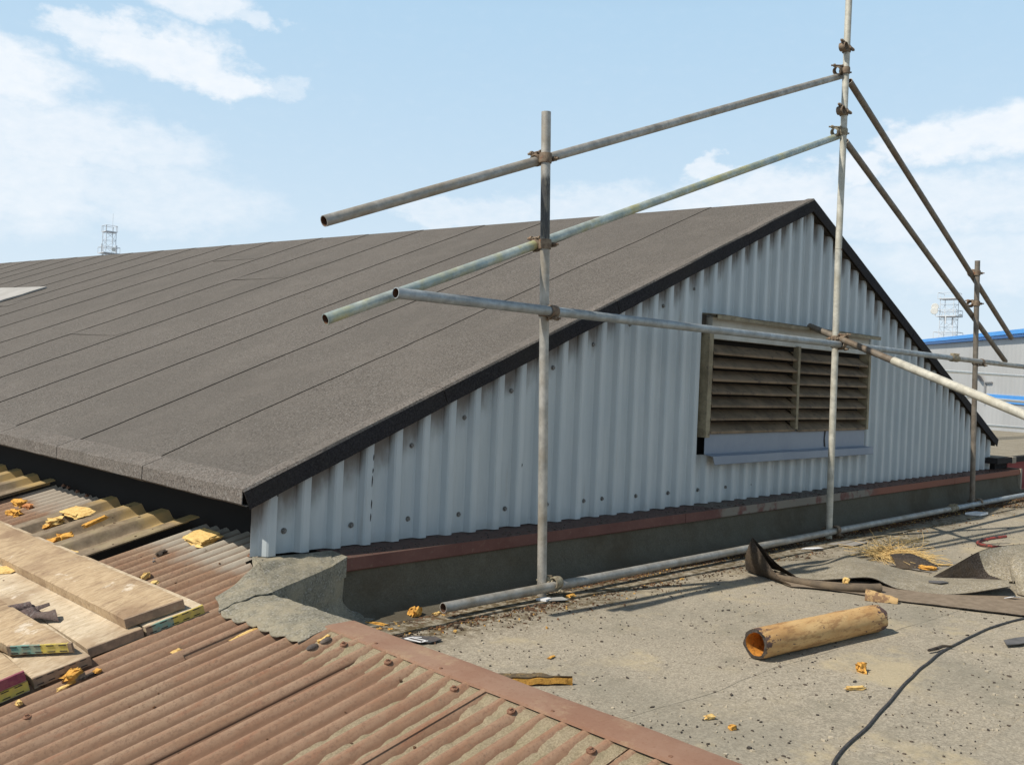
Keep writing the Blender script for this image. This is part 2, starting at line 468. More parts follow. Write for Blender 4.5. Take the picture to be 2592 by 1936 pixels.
def galv(name, c=(0.37, 0.355, 0.32), stain=(0.24, 0.19, 0.12), amt=0.5, stain2=None, amt2=0.0, band=None, metal=0.35):
    m = M(name, 0.55, metal, 0.5)
    b = m.mix(m.noise(14, 5, 0.7, lo=0.3, hi=0.7), sc3(c, 0.72), sc3(c, 1.18))
    b = m.mix(m.mth('MULTIPLY', m.noise(4.5, 6, 0.65, lo=0.42, hi=0.66), amt), b, stain)
    if stain2: b = m.mix(m.mth('MULTIPLY', m.noise(6.5, 5, 0.65, vec=m.mp(loc=(3, 5, 1)), lo=0.45, hi=0.62), amt2), b, stain2)
    b = m.mix(m.mth('MULTIPLY', m.noise(120, 3, 0.8, lo=0.55, hi=0.75), 0.4), b, sc3(c, 0.45))
    if band:
        x, y, z = m.xyz()
        zz = m.mth('ADD', z, m.mth('MULTIPLY', m.mth('SUBTRACT', m.noise(60, 4, vec=m.mp(scale=(1, 1, 0.1))), 0.5), 0.10))
        f = m.mth('MULTIPLY', m.ramp(zz, band[0], band[0] + 0.02), m.ramp(zz, band[1] + 0.04, band[1]))
        d = m.mix(m.noise(50, 4, 0.8, vec=m.mp(scale=(1, 1, 0.15)), lo=0.45, hi=0.65), (0.06, 0.06, 0.06), (0.17, 0.16, 0.13))
        b = m.mix(f, b, d)
    m.col(b)
    m.rough(m.noise(20, 4, lo=0.2, hi=0.9) if False else m.ramp(m.noise(20, 4), 0.2, 0.8, 0.42, 0.75))
    m.bump(m.noise(70, 4, 0.7), 0.25, 0.002)
    return m.mat
G_GREY = galv('galvanised_tube')
G_BAND = galv('galvanised_tube_dark_band', (0.42, 0.40, 0.36), band=(1.80, 2.10))
G_YEL = galv('galvanised_tube_lichen', (0.42, 0.47, 0.44), stain=(0.45, 0.42, 0.18), amt=0.8, stain2=(0.25, 0.33, 0.34), amt2=0.6)
G_BROWN = galv('brown_stained_tube', (0.22, 0.19, 0.155), stain=(0.16, 0.115, 0.075), amt=0.7)
G_PALE = galv('pale_tube', (0.52, 0.50, 0.43), stain=(0.40, 0.36, 0.26), amt=0.5, metal=0.1)
G_BLUE = galv('blue_grey_tube', (0.34, 0.37, 0.38), stain=(0.24, 0.22, 0.17), amt=0.4)
INNER = M('tube_rust', 0.9).col((0.11, 0.055, 0.03)).mat

def simple(name, c, c2=None, sc_=10, rough=0.8, metal=0.0, lo=0.35, hi=0.65, bump=0.0, spec=0.4, c3=None, s3=30, l3=0.55, h3=0.7):
    m = M(name, rough, metal, spec)
    b = c
    if c2: b = m.mix(m.noise(sc_, 5, 0.65, lo=lo, hi=hi), c, c2)
    if c3: b = m.mix(m.noise(s3, 5, 0.7, lo=l3, hi=h3), b, c3)
    m.col(b)
    if bump: m.bump(m.noise(sc_ * 6, 4, 0.7), bump, 0.003)
    return m.mat
CLAMP = simple('rusty_clamp_steel', (0.14, 0.10, 0.07), (0.25, 0.19, 0.13), 45, 0.75, 0.2, bump=0.3, c3=(0.30, 0.11, 0.05), s3=25, l3=0.58)
CLAMP_PALE = simple('pale_clamp_steel', (0.33, 0.29, 0.20), (0.20, 0.16, 0.11), 45, 0.7, 0.2, bump=0.3)
BOLT = simple('bolt_cap', (0.09, 0.085, 0.08), (0.24, 0.23, 0.21), 150, 0.6)
BOLT_RUST = simple('rusty_bolt', (0.15, 0.07, 0.04), (0.26, 0.14, 0.085), 120, 0.8)
PAD = simple('dark_sealing_pad', (0.07, 0.06, 0.055), (0.13, 0.10, 0.08), 40, 0.8)
LOUVRE = simple('dirty_beige_louvre', (0.235, 0.165, 0.10), (0.125, 0.088, 0.052), 5, 0.75, lo=0.35, hi=0.7, bump=0.2, c3=(0.07, 0.05, 0.035), s3=14, l3=0.52, h3=0.75)
FRAME = simple('weathered_beige_frame', (0.30, 0.255, 0.165), (0.18, 0.145, 0.09), 9, 0.7, c3=(0.11, 0.09, 0.07), s3=30)
PANEL = simple('grey_white_panel', (0.50, 0.50, 0.46), (0.40, 0.39, 0.34), 4, 0.6)
APRON = simple('slate_blue_sill', (0.20, 0.235, 0.29), (0.235, 0.27, 0.32), 3, 0.45, c3=(0.05, 0.04, 0.035), s3=9, l3=0.70, h3=0.73)
BLACK = M('dark_interior', 0.95).col((0.012, 0.011, 0.01)).mat
SOFFIT = simple('dark_timber', (0.03, 0.024, 0.018), (0.05, 0.04, 0.03), 12)
REDW = simple('dark_red_painted_wall', (0.26, 0.022, 0.028), (0.20, 0.02, 0.022), 3, 0.6)
CEMENT = simple('cement_render', (0.34, 0.30, 0.24), (0.26, 0.22, 0.17), 12, 0.9)
STONE = simple('slate_tile', (0.20, 0.175, 0.15), (0.25, 0.22, 0.19), 7, 0.85)

def foam_mat(name='yellow_foam', c=(0.72, 0.39, 0.09), dark=(0.36, 0.16, 0.04), amt=0.7):
    m = M(name, 0.9, 0, 0.15)
    b = m.mix(m.noise(28, 5, 0.7, lo=0.35, hi=0.7), c, sc3(c, 0.82))
    b = m.mix(m.mth('MULTIPLY', m.noise(45, 5, 0.8, lo=0.48, hi=0.62), amt), b, dark)
    m.col(b); m.bump(m.noise(120, 4, 0.8), 0.7, 0.004)
    return m.mat
FOAM = foam_mat()
FOAM_PALE = foam_mat('pale_yellow_foam', (0.80, 0.56, 0.22), (0.48, 0.27, 0.08))
FOAM_SKIN = foam_mat('foam_brown_skin', (0.13, 0.10, 0.065), (0.45, 0.3, 0.12), 0.4)
def pipe_mat():
    m = M('insulation_tube_paper', 0.75, 0, 0.3)
    vx = m.mp(rot=(0, 0, R_(8)), scale=(0.5, 2.2, 2.2))
    b = m.mix(m.noise(7, 5, 0.65, vec=vx, lo=0.3, hi=0.7), (0.46, 0.26, 0.10), (0.60, 0.40, 0.185))
    b = m.mix(m.mth('MULTIPLY', m.noise(16, 5, 0.7, vec=vx, lo=0.50, hi=0.62), 0.85), b, (0.33, 0.18, 0.075))
    b = m.mix(m.mth('MULTIPLY', m.noise(55, 5, 0.8, lo=0.55, hi=0.7), 0.6), b, (0.20, 0.11, 0.05))
    x, y, z = m.xyz()
    e = m.mth('MAXIMUM', m.ramp(x, 4.02, 4.2), m.ramp(x, 3.44, 3.33))
    p = m.mth('ADD', m.noise(20, 5, 0.7, vec=m.mp(scale=(0.8, 1.6, 1.6))), m.mth('MULTIPLY', e, 0.16))
    b = m.mix(m.ramp(p, 0.63, 0.67), b, (0.10, 0.06, 0.05))
    m.col(b); m.bump(m.noise(50, 5, 0.7), 0.5, 0.004)
    return m.mat
PIPE = pipe_mat()
PIPE_IN = foam_mat('foam_inside_tube', (0.62, 0.27, 0.05), (0.2, 0.08, 0.02))

def wood_mat(name, c1, c2, stain, ang):
    m = M(name, 0.85, 0, 0.2)
    v = m.mp(rot=(0, 0, ang), scale=(1.6, 14, 14))
    b = m.mix(m.noise(7, 7, 0.65, vec=v, lo=0.3, hi=0.72, dist=0.4), c1, c2)
    b = m.mix(m.mth('MULTIPLY', m.noise(3.2, 6, 0.62, lo=0.46, hi=0.68), 0.75), b, stain)
    b = m.mix(m.mth('MULTIPLY', m.noise(7, 5, 0.7, vec=m.mp(loc=(4, 2, 7), scale=(1, 1, 1)), lo=0.60, hi=0.68), 0.6), b, (0.74, 0.66, 0.54))
    oi = m.n('ShaderNodeObjectInfo')
    b = m.mix(m.mth('MULTIPLY', m.noise(3.0, 8, 0.75, vec=v, lo=0.48, hi=0.66, dist=0.6), 0.6), b, sc3(stain, 0.7))
    b = m.mix(m.mth('MULTIPLY', m.noise(40, 5, 0.75, vec=v, lo=0.58, hi=0.7), 0.5), b, sc3(stain, 0.45))
    m.col(b); m.bump(m.noise(20, 6, 0.7, vec=v), 0.4, 0.003)
    return m.mat
# boards run roughly along +Y/-X  -> rotate coordinates so x follows the board
WOOD = wood_mat('scaffold_board_wood', (0.40, 0.285, 0.17), (0.53, 0.405, 0.26), (0.24, 0.155, 0.095), R_(-82))
WOOD2 = wood_mat('bleached_board_wood', (0.50, 0.40, 0.27), (0.62, 0.525, 0.39), (0.32, 0.225, 0.14), R_(-82))
WOOD_END = simple('board_end_grain', (0.30, 0.21, 0.14), (0.20, 0.145, 0.10), 30, 0.85, c3=(0.36, 0.30, 0.22), s3=12)
TEAL = simple('teal_board_end_paint', (0.16, 0.33, 0.28), (0.27, 0.30, 0.22), 40, 0.7, c3=(0.25, 0.18, 0.12), s3=45)
YEL = simple('yellow_board_end_paint', (0.58, 0.46, 0.09), (0.46, 0.36, 0.12), 40, 0.7, c3=(0.28, 0.2, 0.1), s3=50)
MAROON = simple('maroon_board_end_paint', (0.20, 0.035, 0.07), (0.26, 0.08, 0.09), 40, 0.7)
IRON = M('hoop_iron', 0.6, 0.3).col((0.05, 0.04, 0.035)).mat
STRAW = simple('dry_straw', (0.74, 0.54, 0.24), (0.58, 0.40, 0.16), 60, 0.8)
CABLE = simple('black_cable_sheath', (0.035, 0.033, 0.036), (0.07, 0.065, 0.06), 40, 0.6)
HOSE = simple('black_red_hose', (0.03, 0.025, 0.025), (0.30, 0.05, 0.035), 55, 0.6)
PAPER = simple('white_paper', (0.78, 0.78, 0.78), (0.66, 0.66, 0.66), 20, 0.8)
ORANGE = simple('orange_print', (0.72, 0.20, 0.08), None)
DARKPRINT = simple('dark_grey_print', (0.06, 0.065, 0.07), (0.12, 0.10, 0.09), 40, 0.7)
LEADB = simple('dull_lead_scrap', (0.14, 0.13, 0.125), (0.09, 0.085, 0.08), 10, 0.6)
WHITE = simple('white_rail_paint', (0.78, 0.77, 0.72), (0.70, 0.69, 0.64), 6, 0.45)
BLUE = simple('bright_blue_metal', (0.05, 0.30, 0.78), (0.06, 0.34, 0.82), 1.0, 0.4)
def ware_mat():
    m = M('light_grey_wall', 0.6)
    x, y, z = m.xyz()
    b = m.mix(m.noise(0.25, 5, 0.6, lo=0.3, hi=0.7), (0.43, 0.43, 0.42), (0.50, 0.50, 0.49))
    st = m.noise(1.2, 5, 0.7, vec=m.mp(scale=(1.5, 1.5, 0.15)), lo=0.5, hi=0.75)
    b = m.mix(m.mth('MULTIPLY', st, 0.25), b, (0.30, 0.29, 0.27))
    m.col(b)
    m.bump(m.mth('SINE', m.mth('MULTIPLY', x, 22.0)), 0.15, 0.02)
    return m.mat
GREYW = ware_mat()
TOWER = simple('hazed_galvanised_lattice', (0.62, 0.64, 0.66), None, rough=0.6)  # lightened so that distance haze sits in the colour
MOSS = None
def moss_mat():
    m = M('silt_and_moss', 0.97, 0, 0.08)
    g = m.noise(170, 4, 0.8)
    b = m.mix(m.ramp(g, 0.3, 0.7), (0.23, 0.185, 0.12), (0.42, 0.35, 0.24))
    b = m.mix(m.mth('MULTIPLY', m.noise(12, 5, 0.7, lo=0.45, hi=0.65), 0.3), b, (0.24, 0.22, 0.12))
    m.col(b); m.bump(g, 0.9, 0.006)
    return m.mat
MOSS = moss_mat()

# ------------------------------------------------------------------ frames of reference
O = V(1.814, 2.755, 0.175)                      # corner of the corrugated roof below the gable
U = V(0.963, -0.070, 0.261).normalized()        # up its slope, along the corrugations
VV = V(0.057, 0.997, 0.058)
N = U.cross(VV).normalized()
VV = N.cross(U).normalized()
def C3(u, v, n=0.0): return O + U * u + VV * v + N * n

E0 = V(1.868, 3.50, 0.585)                      # gabled roof: bottom left corner
APX = V(6.695, 3.50, 2.62)
R0 = V(11.307, 3.50, 0.621)
TH = V(-0.091, 0.996, 0.018).normalized()       # along the ridge, away
RH = (APX - E0).normalized()
RL = (APX - E0).length
RN = RH.cross(TH).normalized()
if RN.z < 0: RN = -RN
def RP(r, t, n=0.0): return E0 + RH * r + TH * t + RN * n
def zl(x): return E0.z + (x - E0.x) * (APX.z - E0.z) / (APX.x - E0.x) if x < APX.x else APX.z + (x - APX.x) * (R0.z - APX.z) / (R0.x - APX.x)

# ------------------------------------------------------------------ ground far below and the flat roof
mb = MB()
mb.add([(-700, -700, -7), (900, -700, -7), (900, 900, -7), (-700, 900, -7)], [(0, 1, 2, 3)])
g = struct(link('ground', mb, simple('tarmac_yard', (0.12, 0.12, 0.12), (0.16, 0.155, 0.15), 0.5, 0.9), smooth=0))
g['label'] = 'grey yard far below the roofs'

SL = V(1.814, 2.755, 0)      # left edge of the trim strip in plan
SD = V(-0.0635, 0.998, 0)
def strip_x(y): return SL.x + (y - SL.y) * (-0.0635 / 0.998)
def strip_z(y): return 0.178 + (y - SL.y) * 0.018
mb = MB()
def floor_z(x, y): return 0.006 * nz((x, y, 0), 1.1) + 0.002 * nz((x, y, 3), 6)
def ffn(a, b):
    y = -3.5 + b * 7.0
    x = strip_x(y) + 0.06 + (a ** 1.5) * 16
    return (x, y, floor_z(x, y) - 0.003)
mb.grid(ffn, 150, 90)
flat = struct(link('flat_roof', mb, FLOOR, smooth=60))
flat['label'] = 'flat felt roof scattered with chips'

# felt laps on the flat roof: a thin upper layer with a wavy edge
def lap(pts, back, dz=0.004, n=60):
    """pts: edge polyline (x,y); back: offset vector to the covered side"""
    m = MB()
    def edge(a):
        s = a * (len(pts) - 1); i = min(int(s), len(pts) - 2); f = s - i
        p = V(*pts[i], 0).lerp(V(*pts[i + 1], 0), f)
        return p + V(nz((s * 3, 0, 1), 1.0) * 0.005, nz((s * 3, 5, 1), 1.0) * 0.005, 0)
    def fn(a, b):
        p = edge(a) + V(*back, 0) * b
        k = dz * (1 - b * 0.9) if b > 0 else dz
        if b == 0: k = dz * (1.1 + 0.8 * nz((a * 30, 1, 1)))
        return (p.x, p.y, floor_z(p.x, p.y) + k)
    m.slab(fn, n, 6, 0.008)
    return link('felt_lap', m, FLOOR, flat, smooth=50)
lap([(2.30, 3.045), (2.95, 3.06), (3.35, 3.047), (3.62, 3.025), (5.2, 2.97), (7.5, 2.93), (10, 2.9)], (0.0, 0.16), 0.007, 160)
lap([(2.35, 1.86), (2.85, 1.80), (3.26, 1.812), (3.69, 1.774), (4.9, 1.70), (7, 1.62)], (0.0, 0.55), -0.0015, 100)
lap([(2.60, 0.97), (2.91, 0.972), (3.53, 0.967), (5.0, 0.93)], (0.0, -0.8), 0.0035, 60)

# ------------------------------------------------------------------ corrugated roof
croof = thing('corrugated_roof', 'rusty corrugated iron roof at the front left, with yellow rooflight sheets', 'roof', C3(-0.5, 0, 0))
PITCH = 0.0762
def corr(v): return 0.0118 * math.cos(2 * math.pi * (v + 0.242) / PITCH)
def strip_u(v):  # where the trim strip crosses
    return -0.13 * v
EV = [(0.5, 0.36), (0.84, 0.345), (1.185, 0.252), (1.63, 0.133), (2.21, 0.013), (2.98, -0.106), (3.55, -0.190), (9.0, -1.01)]
def eave_u(v):
    for (a, p), (b, q) in zip(EV, EV[1:]):
        if v <= b: return p + (q - p) * (v - a) / (b - a)
    return EV[-1][1]
def uend(v):
    if v < 0.02: return strip_u(v) + 0.022
    if v < 0.60: return -0.03
    if v < 0.885: return 0.10
    return eave_u(v) + 0.02
def iron_sheet(v0, v1, u0=-2.2, lift=0.0, seam=True):
    m = MB()
    n = int(round((v1 - v0 + 0.035) / PITCH * 12))
    a0 = v0 - 0.028
    def fn(a, b):
        v = a0 + (v1 - a0) * a
        e = uend(v)
        u = u0 + (e - u0) * b
        t = (v - a0) / (v1 - a0)
        k = 0.0048 * (1 - t) ** 2 + lift + 0.002 * nz((u * 1.5, v * 2, v0), 1.0)
        if u > e - 0.02: k += 0.001
        return C3(u, v, corr(v) + k)
    m.slab(fn, n, 26, N * -0.0016)
    return link('iron_sheet', m, RUST, croof, smooth=60)
sheets = [(-3.90, -3.33), (-3.33, -2.81), (-2.81, -2.29), (-2.29, -1.775), (-1.775, -1.27), (-1.27, -0.758), (-0.758, -0.242), (-0.242, 0.30), (0.30, 0.87), (0.87, 1.555), (2.50, 3.11)]
for a, b in sheets: iron_sheet(a, b)
for a, b in ((4.15, 4.75), (4.75, 5.35), (5.35, 5.95), (6.55, 7.2), (7.2, 7.8), (7.8, 8.5)): iron_sheet(a, b)
def grp_h(v, v0):
    p = 0.255
    f = ((v - v0) / p) % 1.0
    H = 0.045
    if f < 0.52: return 0.0
    if f < 0.62: return H * (f - 0.52) / 0.10
    if f < 0.90: return H
    return H * (1 - (f - 0.90) / 0.10)
def grp_sheet(v0, v1):
    m = MB()
    n = int((v1 - v0) / 0.255 * 40)
    def fn(a, b):
        v = v0 + (v1 - v0) * a
        u = -2.2 + (2.2 + eave_u(v) + 0.02) * b
        return C3(u, v, 0.004 + grp_h(v, v0 + 0.10) + 0.002 * nz((u * 2, v * 3, 1)))
    m.slab(fn, n, 26, N * -0.002)
    return link('rooflight_sheet', m, GRP, croof, smooth=25)
for a, b in ((1.55, 2.52), (3.10, 4.17), (5.94, 6.56)):
    o = grp_sheet(a, b)
    o['label'] = 'yellowed translucent sheet with broad square ribs'
# (lap) with its dark shadow line
m = MB()
def fn(a, b):
    v = -0.215 + 0.115 + 0.0 + (0.28 - (-0.10)) * a + 0.0
    v = 0.235 + 0.07 * a
    u = -2.2 + (1.783) * b
    return C3(u, v, corr(v) + 0.006)
m.slab(fn, 14, 10, N * -0.002)
link('lapped_edge', m, RUST, croof, smooth=60)

def roof_bolt(u, v):
    m = MB()
    c = C3(u, v, corr(v) + 0.004)
    tilt = (N + U * random.uniform(-.1, .1)).normalized()
    m.tube([c - tilt * 0.004, c + tilt * 0.0025], 0.0130, 18)
    m.tube([c + tilt * 0.002, c + tilt * 0.005], [0.010, 0.008], 14)
    m.tube([c + tilt * 0.004, c + tilt * 0.010], 0.0055, 6)
    return link('fixing_bolt', m, BOLT_RUST, croof, smooth=40)
def crest(v): return round((v + 0.242) / PITCH) * PITCH - 0.242
for u, v in ((0.012, -0.423), (-0.02, -0.203), (0.052, -0.718), (0.085, -0.935), (-0.92, 0.315), (0.135, 0.915), (-0.92, -0.49), (0.10, -1.24), (0.16, -1.47),
             (-0.055, 2.68), (-0.065, 2.83), (-0.075, 2.98), (-0.08, 3.05)):
    roof_bolt(u, crest(v))
for u, v in ((-0.10, -0.09), (-0.046, -0.09)):
    m = MB(); v = crest(v)
    def fn(a, b):
        an = a * 2 * math.pi
        return C3(u + 0.023 * b * math.cos(an), v + 0.012 * b * math.sin(an), corr(v) + 0.004 + 0.010 * math.sqrt(max(0, 1 - b * b * 0.98)))
    m.grid(fn, 16, 5)
    link('sealing_pad', m, PAD, croof)

# silt washed into the troughs against the strip
m = MB()
S = 0.007
nu, nvv = 120, 380
def silt(u, v):
    d = strip_u(v) + 0.05 - u
    Lr = 0.12 + max(0, -v - 0.35) * 0.13 + 0.07 * nz((v * 14, 1, 2)) + 0.15 * max(0, nz((v * 3.1, 9, 2)))
    lvl = 0.013 - 0.024 * (d / max(Lr, 0.02)) ** 0.8 + 0.006 * nz((u * 22, v * 22, 5)) + 0.003 * nz((u * 70, v * 70, 8))
    # thin runs lying further down the troughs
    run = -0.0085 + 0.007 * nz((u * 7, v * 9, 11)) + 0.004 * nz((u * 26, v * 26, 12)) - max(0, d - 0.5 - 0.5 * nz((v * 2, 4, 4))) * 0.02
    if v < -0.55: lvl = max(lvl, run)
    if d < 0.07: lvl = min(lvl, 0.004 - 0.16 * max(0, 0.05 - d))
    return lvl
idx = {}
vsn = []; fcs = []
for i in range(nu + 1):
    for j in range(nvv + 1):
        v = -2.6 + j * S
        u = strip_u(v) + 0.03 - i * S
        vsn.append(C3(u, v, silt(u, v) + 0.003))
        idx[i, j] = (silt(u, v) + 0.003) - (corr(v) - 0.0005)
for i in range(nu):
    for j in range(nvv):
        if max(idx[i, j], idx[i + 1, j], idx[i, j + 1], idx[i + 1, j + 1]) > 0:
            W = nvv + 1
            fcs.append((i * W + j, (i + 1) * W + j, (i + 1) * W + j + 1, i * W + j + 1))
m.add(vsn, fcs)
o = link('silt', m, MOSS, smooth=80)
o['kind'] = 'stuff'
tag(o, 'beige silt and moss washed into the troughs of the corrugated iron along the rusty trim', 'silt')

# ------------------------------------------------------------------ trim strip and kerb
kerb = thing('roof_kerb', 'low kerb capped by a rust brown metal trim, between flat roof and corrugated iron', 'kerb', (strip_x(2), 2, 0))
m = MB()
def fn(a, b):
    y = 2.765 - a * 4.3
    x = strip_x(y) + 0.006 + b * 0.125
    z = strip_z(y) + 0.014 + 0.003 * nz((y * 3, b, 2)) + (0.002 if 0.1 < b < 0.9 else 0)
    return (x, y, z)
m.slab(fn, 120, 6, 0.003)
def fn(a, b):
    y = 2.765 - a * 4.3
    return (strip_x(y) + 0.006 - 0.001 * b, y, strip_z(y) + 0.014 + 0.003 * nz((y * 3, 0, 2)) - 0.009 * b)
m.slab(fn, 120, 1, V(0.003, 0, 0))
link('metal_trim', m, TRIM, kerb, smooth=40)
for y in (2.50, 2.18, 1.72, 1.33, 1.18):
    mm = MB(); c = V(strip_x(y) + 0.022, y, strip_z(y) + 0.013)
    mm.tube([c, c + V(0, 0, 0.004)], 0.006, 8)
    link('rivet', mm, BOLT_RUST, kerb)
m = MB()
def fn(a, b):
    y = 3.2 - a * 4.9
    pr = [(0.012, -0.004), (0.118, -0.004), (0.122, -0.06), (0.130, -0.13), (0.165, -0.165), (0.21, -0.180)]
    i = min(int(b * 5), 4); f = b * 5 - i
    dx = lerp(pr[i][0], pr[i + 1][0], f); dz = lerp(pr[i][1], pr[i + 1][1], f)
    return (strip_x(y) + dx, y, strip_z(y) + dz if b < 1 else floor_z(strip_x(y) + dx, y) - 0.004)
m.grid(fn, 60, 5)
link('kerb_felt', m, FELT_GREEN, kerb, smooth=50)

# ------------------------------------------------------------------ felt patches at the corner below the gable
patch = thing('felt_corner_flashing', 'lumpy green-grey mineral felt wrapped round the corner block below the white cladding', 'flashing', C3(0.0, 0.3, 0))
S_R = V(strip_x(2.77) + 0.131, 2.79, strip_z(2.77) + 0.006)
def poly_patch(name, fn, nu, nv, th=0.004, mat=FELT_GREEN, sm=50):
    q = MB(); q.slab(fn, nu, nv, th); return link(name, q, mat, patch, smooth=sm)
# lower apron: between the trim end and the crack
Sw = V(strip_x(2.77) + 0.131, 2.762, 0.190); Pw = V(1.849, 3.195, 0.218)
LA, LB_ = C3(-0.110, -0.020, 0.015), C3(-0.205, 0.47, 0.018)
def fn(a, b):
    l = LA.lerp(LB_, b); r = Sw.lerp(Pw, b)
    if a == 0:
        v = -0.02 + 0.49 * b
        l = l + U * (0.008 * math.sin((v + 0.242) / PITCH * 2 * math.pi) + 0.012 * nz((v * 12, 0, 0)))
    p = l.lerp(r, a); w = max(0, 1 - a * 2.2)
    v = -0.02 + 0.49 * b
    return p + N * (0.012 * math.sin(a * math.pi) + w * 0.35 * corr(v) + 0.006 * nz((p.x * 16, p.y * 16, 3)) + 0.003 * nz((p.x * 45, p.y * 45, 3))) + VV * (0.008 * nz((a * 3, b, 1)) if b < 0.01 else 0)
poly_patch('lower_apron', fn, 18, 40)
# upper apron: laps over it with a ragged, lifted edge
UL = [C3(-0.200, 0.462, 0.026), C3(-0.150, 0.60, 0.024), C3(-0.05, 0.640, 0.024), C3(0.06, 0.70, 0.028), C3(0.135, 0.87, 0.024)]
UR = [Pw + V(0, -0.006, 0.010), Pw.lerp(V(1.960, 3.555, 0.290), 0.33) + V(0.01, 0, 0.004), Pw.lerp(V(1.960, 3.555, 0.290), 0.66) + V(0.01, 0, 0.010), V(1.972, 3.50, 0.293), V(1.995, 3.60, 0.268)]
def pathl(P, t):
    s_ = t * (len(P) - 1); i = min(int(s_), len(P) - 2)
    return P[i].lerp(P[i + 1], s_ - i)
def fn(a, b):
    l = pathl(UL, b); p = l.lerp(pathl(UR, b), a)
    if a == 0: p += U * (0.012 * nz((b * 5, 0, 0)))
    k = (0.012 * nz((a * 5, 4, 1)) * (1 - b))
    return p + VV * k + N * (0.005 * nz((p.x * 12, p.y * 12, 3)) + 0.010 * math.sin(a * math.pi) + 0.005 * max(0, nz((a * 5, b * 2, 3))) * (1 - b))
poly_patch('upper_apron', fn, 26, 20)
# inner side of the low kerb, hidden behind the apron edge
def fn(a, b):
    p0 = Sw.lerp(Pw, a) - V(0, 0, 0.006)
    return V(p0.x + 0.05 * (1 - math.cos(b * math.pi / 2)), p0.y, p0.z * (1 - math.sin(b * math.pi / 2)) + 0.001)
poly_patch('kerb_side', fn, 10, 10)
Qq = V(2.225, 3.325, 0.262)
m = MB()
B0, B1 = V(1.960, 3.555, 0.287), V(2.295, 3.50, 0.287)
def bl(a, b):
    p = (Pw + V(0, 0, 0.008)).lerp(Qq, a).lerp(B0.lerp(B1, a), b)
    p.z += 0.014 * math.sin(b * math.pi) + 0.016 * math.exp(-((b - 0.62) / 0.13) ** 2) * (1 - 0.5 * a) + 0.011 * nz((a * 5, b * 7, 7)) * math.sin(b * math.pi)
    return p
m.slab(bl, 24, 22, 0.004)
link('block_top', m, FELT_GREEN, patch, smooth=60)
m = MB()
def fr(a, b):
    t = Pw.lerp(Qq, a)
    if b < 0.6: return V(t.x, t.y - 0.002 + 0.004 * nz((a * 4, b * 4, 1)), lerp(t.z + 0.004, 0.10 * t.z / 0.26, b / 0.6))
    f = (b - 0.6) / 0.4
    rch = 0.13 * (0.3 + 0.7 * a)
    return V(t.x + 0.10 * f * a, t.y - rch * (1 - math.cos(f * math.pi / 2)), (0.10 * t.z / 0.26) * (1 - math.sin(f * math.pi / 2)) + 0.004)
m.slab(fr, 24, 20, V(0, 0.003, -0.002))
link('block_front', m, FELT_GREEN, patch, smooth=60)
m = MB()
def fr2(a, b):
    t = Qq.lerp(V(2.31, 3.372, 0.245), a)
    if b < 0.6: return V(t.x, t.y, lerp(t.z, 0.10, b / 0.6))
    f = (b - 0.6) / 0.4
    e = V(2.325, 3.195, 0.004).lerp(V(2.50, 3.20, 0.005), a)
    k = 1 - math.cos(f * math.pi / 2)
    return V(lerp(t.x, e.x, k), lerp(t.y, e.y, k), 0.10 * (1 - math.sin(f * math.pi / 2)) + 0.005)
m.slab(fr2, 6, 20, V(0, 0.003, -0.002))
link('block_cove', m, FELT_GREEN, patch, smooth=60)
m = MB()
m.slab(lambda a, b: (Qq + V(-0.01, 0, 0.0)).lerp(V(2.300, 3.345, 0.288), a).lerp(V(2.225, 3.333, 0.18).lerp(V(2.300, 3.345, 0.20), a), b), 4, 4, V(0, 0.006, 0))
link('block_upper_face', m, FELT_GREEN, patch, smooth=60)
m = MB()
m.slab(lambda a, b: (Qq + V(-0.01, 0, 0.002)).lerp(V(2.302, 3.344, 0.290), a).lerp(V(2.2, 3.5, 0.291).lerp(V(2.32, 3.5, 0.291), a), b), 4, 4, 0.003)
link('block_ledge', m, FELT_GREEN, patch, smooth=60)

# ------------------------------------------------------------------ the gabled building
bld = thing('gabled_building', 'low gabled building with grey felt roof and pale blue-grey ribbed end wall', 'building', (6.6, 3.6, 0.0))
# timber deck under the felt
m = MB()
def deckpt(x, z, t): return V(x, 3.515, z) + TH * t
LEN = 46.0
prof = [(E0.x + 0.03, E0.z - 0.012), (APX.x, APX.z - 0.014), (R0.x - 0.03, R0.z - 0.012), (R0.x - 0.03, R0.z - 0.07), (APX.x, APX.z - 0.085), (E0.x + 0.03, E0.z - 0.068)]
m.prism([deckpt(x, z, 0) for x, z in prof], TH * LEN)
link('roof_deck', m, SOFFIT, bld, smooth=0)
# felt lengths, each lapping over the nearer one
seams = [0.02, 0.895, 1.775, 2.66, 3.52, 4.44, 5.37, 6.24, 7.29]
while seams[-1] < LEN - 1: seams.append(seams[-1] + 0.95 + random.uniform(-.05, .05))
def wob(r, k): return 0.012 * nz((r * 1.3, k * 7.1, 0)) + 0.006 * nz((r * 5, k * 3.3, 2))
for k in range(len(seams) - 1):
    m = MB()
    t0, t1 = seams[k], seams[k + 1] + 0.05
    nr = 60 if k < 12 else 16
    def fn(a, b):
        r = RL * a
        t = lerp(t0, t1, b) + wob(r, k) * (1 - b)
        if k == 0: t = lerp(t0, t1, b)
        lift = 0.0055 * (1 - b) if k else 0.001
        und = 0.004 * nz((r * 0.9, t * 1.1, 0)) + 0.002 * nz((r * 3, t * 3, 4))
        return RP(r, t, lift + und * min(1, (RL - r) * 2) + 0.001)
    m.slab(fn, nr, 8, RN * -0.008, 0, 1)
    link('felt_length', m, [FELT, BITUMEN], bld, smooth=50)
m = MB()   # far slope
m.slab(lambda a, b: (R0 + (APX - R0) * a) + TH * (LEN * b) + V(0, 0, 0.004), 6, 30, 0.012)
